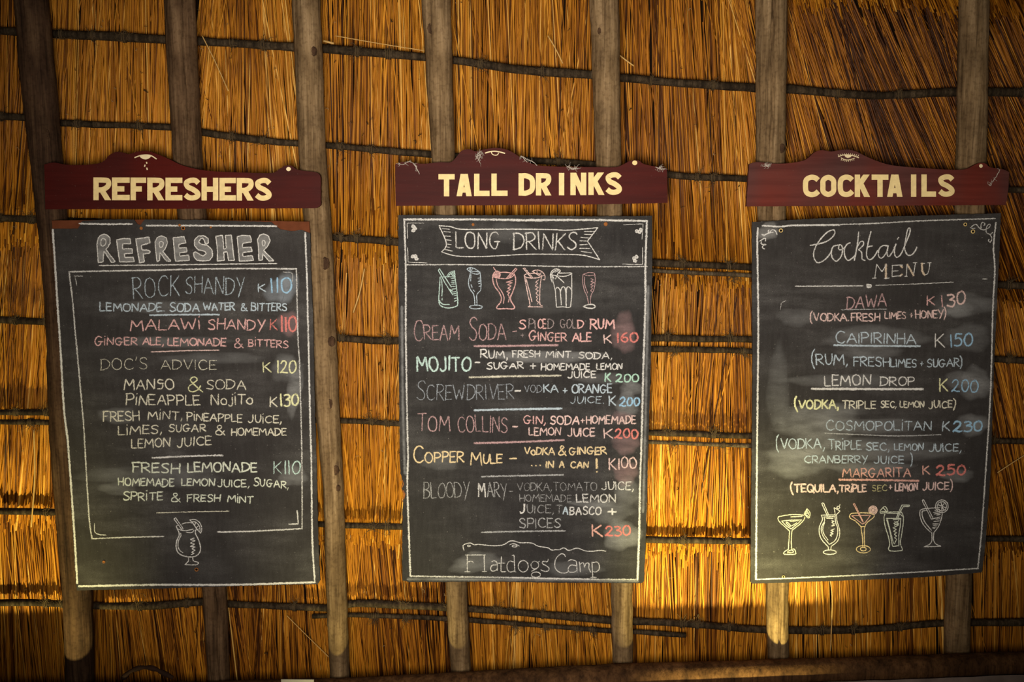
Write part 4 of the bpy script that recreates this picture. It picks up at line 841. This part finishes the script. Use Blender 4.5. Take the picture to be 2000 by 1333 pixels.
for l, q in (([(786,938),(788,946),(785,953)], .0016), ([(787,958),(790,966),(788,975)], .0022), ([(784,976),(788,982)], .0013)):
    mb.tube([at(a, b, BN1 - .001) for a, b in l], q, 6, wob=.5)
k = mb.build('splintered_edge', M['rust'], B2.root); k['label'] = 'brown splintered chip on the left edge'

# ---- right: Cocktail MENU
o3 = [(1469,434),(1600,427),(1780,422),(1955,417),(1953,470),(1949,550),(1942,705),(1935,920),(1925,1063),(1918,1119),(1790,1129),(1640,1135),(1470,1141),(1466,1138),(1467,1000),(1469,850),(1470,700),(1469,560)]
B3 = Board('chalkboard headed Cocktail MENU with five drawn glasses, hung tilted at the right', (1705, 780), slate_mat('slate_right', 15.4, (.0215, .0185, .0170), .8), rough(o3, .9, 5))
B3.part('chalk_border', lambda b, m: [stroke(b, sm(l), w, p, m(WHITE)) for l, w, p in (
    ([(1489,441),(1523,443),(1550,440.6),(1640,439.5)], 4.0, .9), ([(1640,439),(1720,436),(1800,431.6),(1917,428),(1944,427)], 3.2, .7), ([(1480,445.6),(1479,478),(1480,535),(1481,647),(1479.5,792),(1478,947),(1476.5,1132)], 4.2, .92), ([(1476.5,1132.6),(1594,1128),(1739,1121),(1911,1111)], 3.4, .78),
    ([(1945,435),(1940.5,484),(1943,530),(1939,608),(1934.8,763),(1926,908),(1917.4,1034),(1910,1109)], 3.8, .85))], 'white chalk border line')
B3.draw(1460, 415, .09, ["~310,480 380,500 330,510 450,450 450,400 470,380|~480,430 540,380 600,400 640,480|~560,430 500,440 450,460|~265,625 380,560 390,620|~300,640 300,690 410,700 340,720 325,770 370,795"], WHITE, 'curled chalk corner flourish', 2.6, .9, 'chalk_corner_ornament')
B3.draw(1800, 410, .09, ["~1085,370 1130,330 1190,320 1240,380 1300,430 1380,430 1440,400 1490,350 1480,310 1430,340 1400,420 1410,500 1480,540 1520,600 1520,660 1490,700|~1290,400 1290,320 1330,270 1375,310 1350,340|~1440,520 1500,530 1540,490|~1490,710 1450,680 1460,640|~1060,385 1110,410 1160,400"], WHITE, 'curled chalk corner flourish', 2.3, .8, 'chalk_corner_ornament')
B3.draw(1560, 440, .15, ["~150,265 300,235 400,190 465,120 460,65 400,75 330,130 250,230 200,330 195,410 220,470 260,490 340,450 410,370 440,290|~520,260 450,280 425,350 440,430 490,470 550,410 570,330 560,270 530,255 520,310 560,320 600,290|~670,230 630,250 595,310 600,400 640,460 700,430 745,380|~780,90 770,200 750,330 725,460|~750,310 800,220 840,215 840,260 780,320|~780,320 820,360 825,440 865,460|~940,85 910,200 885,340 890,420 930,450 980,410 1030,330|890,285 960,270|~1160,270 1090,270 1045,320 1040,400 1080,430 1140,360 1165,270|~1165,270 1150,370 1175,410 1220,350 1250,280|~1265,245 1245,330 1260,410 1300,410 1340,360 1390,240|1285,185 1300,160|~1390,240 1440,120 1450,45 1420,55 1390,200 1380,310 1420,390 1480,380 1530,310 1535,285"], WHITE, 'joined chalk script reading Cocktail', 3.0, .84, 'chalk_heading')
TAN = (228,196,158)
B3.draw(1560, 440, .15, ["1015,510 990,690|960,692 1010,690|1015,510 1085,610 1140,510|1115,695 1180,688", ("1135,510 1135,695", TAN, 5), "1220,525 1215,670|1215,525 1350,520|1220,600 1295,595|1215,672 1340,655", ("1325,530 1350,550|1320,665 1345,640", TAN, 4), "1410,510 1400,670|1495,655 1520,490|1490,492 1540,490|1380,668 1415,665", ("1415,515 1495,655", TAN, 4.6), ("~1605,500 1610,600 1640,650", TAN, 5), "~1640,650 1680,630 1700,560 1705,490|1590,498 1640,498|1680,492 1725,490"], WHITE, 'serifed chalk capitals reading MENU', 2.0, .85, 'chalk_heading')
B3.part('chalk_divider', lambda b, m: [stroke(b, l, w, p, m(WHITE)) for l, w, p in (([(1553.4,559.6),(1685.4,558.7)], 2.6, .85), ([(1710,557.8),(1790,555),(1862,551.5)], 2.2, .75), ([(1693,557),(1701,557),(1701,561),(1693,561),(1695,559),(1700,559)], 4.4, 1.0), ([(1919,545.6),(1927.5,545)], 2.2, .9), ([(1524,605),(1526,592),(1534,588)], 1.8, .6))], 'chalk dividing line with a dot')
B3.line([('DAWA',1653,1732,604,598.5,24,DPINK,3.2,.85),('K',1810,1826,595,594.5,17,PINK,3.2,.85),('1',1838,1842,599,599,21,PINK,3.0,.85),('30',1849,1886,598,593.5,24,PPINK,4.2,.95)], rules=[([(1643.3,605.5),(1731.8,604)],2.6,.75,GREY)])
B3.line([('(VODKA.',1582,1659,627,627.5,15,PPINK,3.2,.88),('FRESH',1662,1719,627.5,627.5,15,PPINK,3.2,.88),('LIMES',1727.4,1770,623,623,13,PPINK,3.0,.85),('+',1776.7,1783,622,622,11,PPINK,2.8,.85),('HONEY)',1787.7,1848,622,620,15,PPINK,3.0,.88)])
B3.line([('CAIPIRINHA',1631.7,1789.8,669.5,671.5,19.5,PBLUE,3.2,.86,1.15),('K',1826,1845,678,678,25,WHITE,3.2,.88),('150',1855,1900,677,677,24,BLUE,3.8,.95)], rules=[([(1629,674.6),(1700,676),(1797,676.6)],4.4,.88,PBLUE)])
B3.line([('(RUM,',1584.7,1656,713,713,20,PBLUE,3.2,.85,1.1),('FRESH',1666.5,1738.4,715,715,17,PBLUE,3.2,.85),('LIMES',1739,1791,717,718,15,PBLUE,3.0,.85),('+',1797,1804,717,717,12,PBLUE,2.8,.85),('SUGAR)',1810,1880,717,716,15,PBLUE,3.0,.85)])
B3.line([('LEMON',1610,1701.3,754,753,20,WHITE,3.4,.88),('DROP',1718.7,1787,753.7,753,16.5,WHITE,3.2,.88),('K',1834.7,1851.5,765,764,24,YEL,3.4,.92),('200',1858,1911,766,766,23,BLUE,3.6,.88)], rules=[([(1585.3,760),(1700,760.5),(1802.8,760.5)],5.2,.95,WHITE)])
B3.line([('(VODKA,',1552,1639,799,798,17,YEL,4.0,.95),('TRIPLE',1644,1711.5,798.4,798.4,15,CREAM,3.2,.88),('SEC,',1720,1751,796,796,12,CREAM,3.0,.88),('LEMON',1757,1805.7,796,796,12,CREAM,3.0,.88),('JUICE)',1813,1866.6,797.5,797,13.5,CREAM,3.0,.88)])
B3.line([('COSMOPOLiTAN',1612.9,1820,840.5,841,17.5,PBLUE,3.0,.8,1.05),('K',1840,1855,842.8,842.8,18,PBLUE,3.2,.88),('230',1860.8,1919,843,843,19.5,BLUE,4.2,1.0)], rules=[([(1610,846.5),(1680,849.5),(1753.5,852),(1837.6,849.5)],2.8,.75,GREY)])
B3.line([('(VODKA,',1515.7,1611,877,876,19.5,PBLUE,3.0,.86),('TRiPLE',1617,1683,878.5,878.5,17.5,PBLUE,3.0,.84,1.1),('SEC,',1691,1738,880,880,14.5,PBLUE,3.2,.85),('LEMON',1746,1804,880,880,13,PBLUE,3.0,.85),('JUICE,',1814,1878,882,882,14.5,PBLUE,3.2,.88)])
B3.line([('CRANBERRY',1570.8,1695.5,905,905,14,PBLUE,3.0,.85),('JUICE',1707,1766,905.5,905.5,14,PBLUE,3.0,.85),(')',1778,1783,906,906,15,PBLUE,2.8,.85)])
B3.line([('MARGARITA',1644.8,1779.6,932.5,931.5,17,CORAL,3.2,.86,1.05),('K',1802,1816,927.5,927,16,CORAL,3.2,.88),('250',1828,1886,928.5,927.5,18.5,RED,4.6,1.0)], rules=[([(1639,937.7),(1700,938),(1794,939.8)],4.6,.92,CORAL)])
B3.line([('(TEQUILA,',1544,1638,961.5,961,14.5,PPINK,3.6,.95),('TRiPLE',1639,1693,961.5,961,13.5,PPINK,3.6,.95),('SEC',1703,1733,959.5,959,11.5,(196,184,122),2.6,.75),('+',1736,1743,958,958,11,PPINK,2.8,.9),('LEMON',1747.7,1793,959,958.5,14,PPINK,3.6,.95),('JUICE)',1801,1861,957.5,956,14,PPINK,3.2,.88)])
g = lambda ox, st, c, lab, w=2.0: B3.draw(ox, 970, .095, st, c, lab, w, .92)
YC = (236,226,180)
g(1500, ["~215,420 400,385 560,375 740,390|~215,420 205,470 250,540 340,620 445,715|~755,425 740,480 660,570 520,680 490,710|280,510 480,490 690,485|~690,485 600,570 475,670|~475,670 380,610 280,510|470,425 700,412|450,515 620,505|~370,545 400,535 460,600 450,625 420,600 370,545|480,610 540,580 590,545|~445,715 430,900 420,1090|~490,710 480,900 485,1090|~420,1090 340,1140 330,1190 450,1195 560,1190 570,1150 540,1090 485,1090|~400,1150 430,1120 500,1110 520,1150 400,1155|~800,255 745,360 770,390 830,450 865,380 850,310 800,255|790,300 770,370 830,420|800,290 840,380|760,360 830,340"], YC, 'pale yellow chalk martini glass with lime wedge')
g(1500, ["1095,390 1250,385 1410,385|~1105,150 1130,135 1160,170|1105,150 1220,400|1150,160 1255,400|~1100,400 1120,480 1060,620 1055,760 1110,900 1240,1040|~1410,400 1420,520 1460,640 1475,780 1430,920 1300,1030|~1150,430 1165,500 1105,620 1100,730 1150,850 1260,990|~1380,430 1390,540 1430,650 1425,800 1370,920 1260,990|~1165,540 1130,640 1140,760 1235,900|1150,425 1390,420|1200,450 1340,458|1240,1040 1240,1110|1300,1030 1290,1110|o1270 1150 135 45|1360,235 1385,400|1360,235 1480,300 1400,390|o1445 230 28 28|1465,205 1480,170|1310,500 1360,515 1310,540 1370,570 1300,610 1370,600|1370,670 1290,700 1350,720 1280,750 1340,770 1270,800 1310,820"], WHITE, 'white chalk curved glass with straw and cherry flag')
PK = (226,160,146)
g(1500, ["~1720,350 1680,390 1690,450 1800,510 1890,600 1930,640|~1720,350 1900,340 2000,340 2100,350 2180,380|~2180,380 2175,430 2100,490 2020,560 1990,640|1900,625 1990,620|~1910,650 1945,880 1945,1040|~1980,650 1980,880 1990,1050|o1960 1090 145 75|o1960 1085 60 38", ("1720,400 1940,570 2000,540 2110,390 1900,395 1720,400|~1755,160 1770,145 1785,160|1755,160 1945,520|1785,160 1960,530", PK, None), ("o2160 285 85 85|o2160 285 60 60|2160,200 2160,370|2075,285 2245,285|2100,225 2220,345|2220,225 2100,345|o2160 285 20 20", PPINK, 2.2)], PEACH, 'peach chalk margarita glass with a round fruit slice')
g(1690, ["~405,360 385,450 410,620 480,850 500,1000 475,1080 500,1120|~740,320 780,400 780,550 745,800 720,960 760,1080 760,1110|~500,1120 600,1130 760,1115|~480,325 600,320 740,325|~440,345 600,350 700,355 770,420|430,455 730,455|~440,480 510,740 555,1010 600,1025 690,1015|~730,460 720,600 690,800 690,1015|~455,480 520,740 580,970|640,440 690,320 750,180 910,185|670,440 720,320 775,215 905,210|910,185 905,210|~310,290 400,210 460,290 440,330 310,345 310,290|330,315 450,312|370,240 430,300|575,482 710,472", "690,500 580,560 690,590 570,650 640,680 580,720 650,750 590,780 650,820 600,850 650,890 620,930 600,980|600,520 680,545 590,600 690,560"], GCREAM, 'greenish chalk tall glass with a bent straw')
g(1690, ["~1125,290 1125,400 1170,540 1250,650 1340,735|~1125,290 1200,260 1400,240 1540,230|~1570,230 1580,370 1540,540 1480,660 1420,730|~1170,310 1170,400 1230,540 1360,700|1175,305 1260,290|~1170,90 1185,70 1205,80|1170,90 1360,470|1205,80 1390,445|1360,470 1540,425|o1575 205 130 130|o1575 205 95 95|1575,205 1555,115|1575,205 1620,150|1575,205 1665,240|1575,205 1490,170|1575,205 1620,290|~1365,740 1370,900 1330,980 1210,1040|~1410,740 1405,900 1450,980 1550,1025|1210,1040 1550,1030|1430,290 1530,270|1400,335 1540,305|1415,365 1545,340|1470,385 1540,375|1410,520 1520,505|1390,570 1500,565|1400,600 1480,595|1385,640 1470,630|1390,655 1430,658|1450,470 1530,460"], WHITE, 'white chalk goblet with a straw and citrus wheel')
B3.smudge(GREY, (1880,595,70,26,.24), (1870,606,36,16,.4), (1710,660,110,26,.32), (1700,690,70,14,.28), (1890,660,50,30,.26), (1905,750,34,36,.5,10), (1880,742,40,18,.42), (1600,830,90,44,.42), (1700,832,110,16,.30), (1900,830,34,24,.45), (1690,880,190,24,.34), (1560,900,70,36,.45), (1700,915,90,14,.36), (1650,745,120,16,.26), (1520,760,24,90,.2), (1555,620,40,20,.2), (1870,930,36,14,.36), (1620,800,90,14,.25))
B3.smudge(WHITE, (1500,452,24,18,.34,-25))
for x, y, r, mm in ((1525,450.5,3.2,'brass'), (1885,438.6,2.8,'brass'), (1900,452.5,3.2,'brass'), (1530,1127,2.4,'brass')): B3.screw(x, y, r, M[mm], True, 'eyelet')
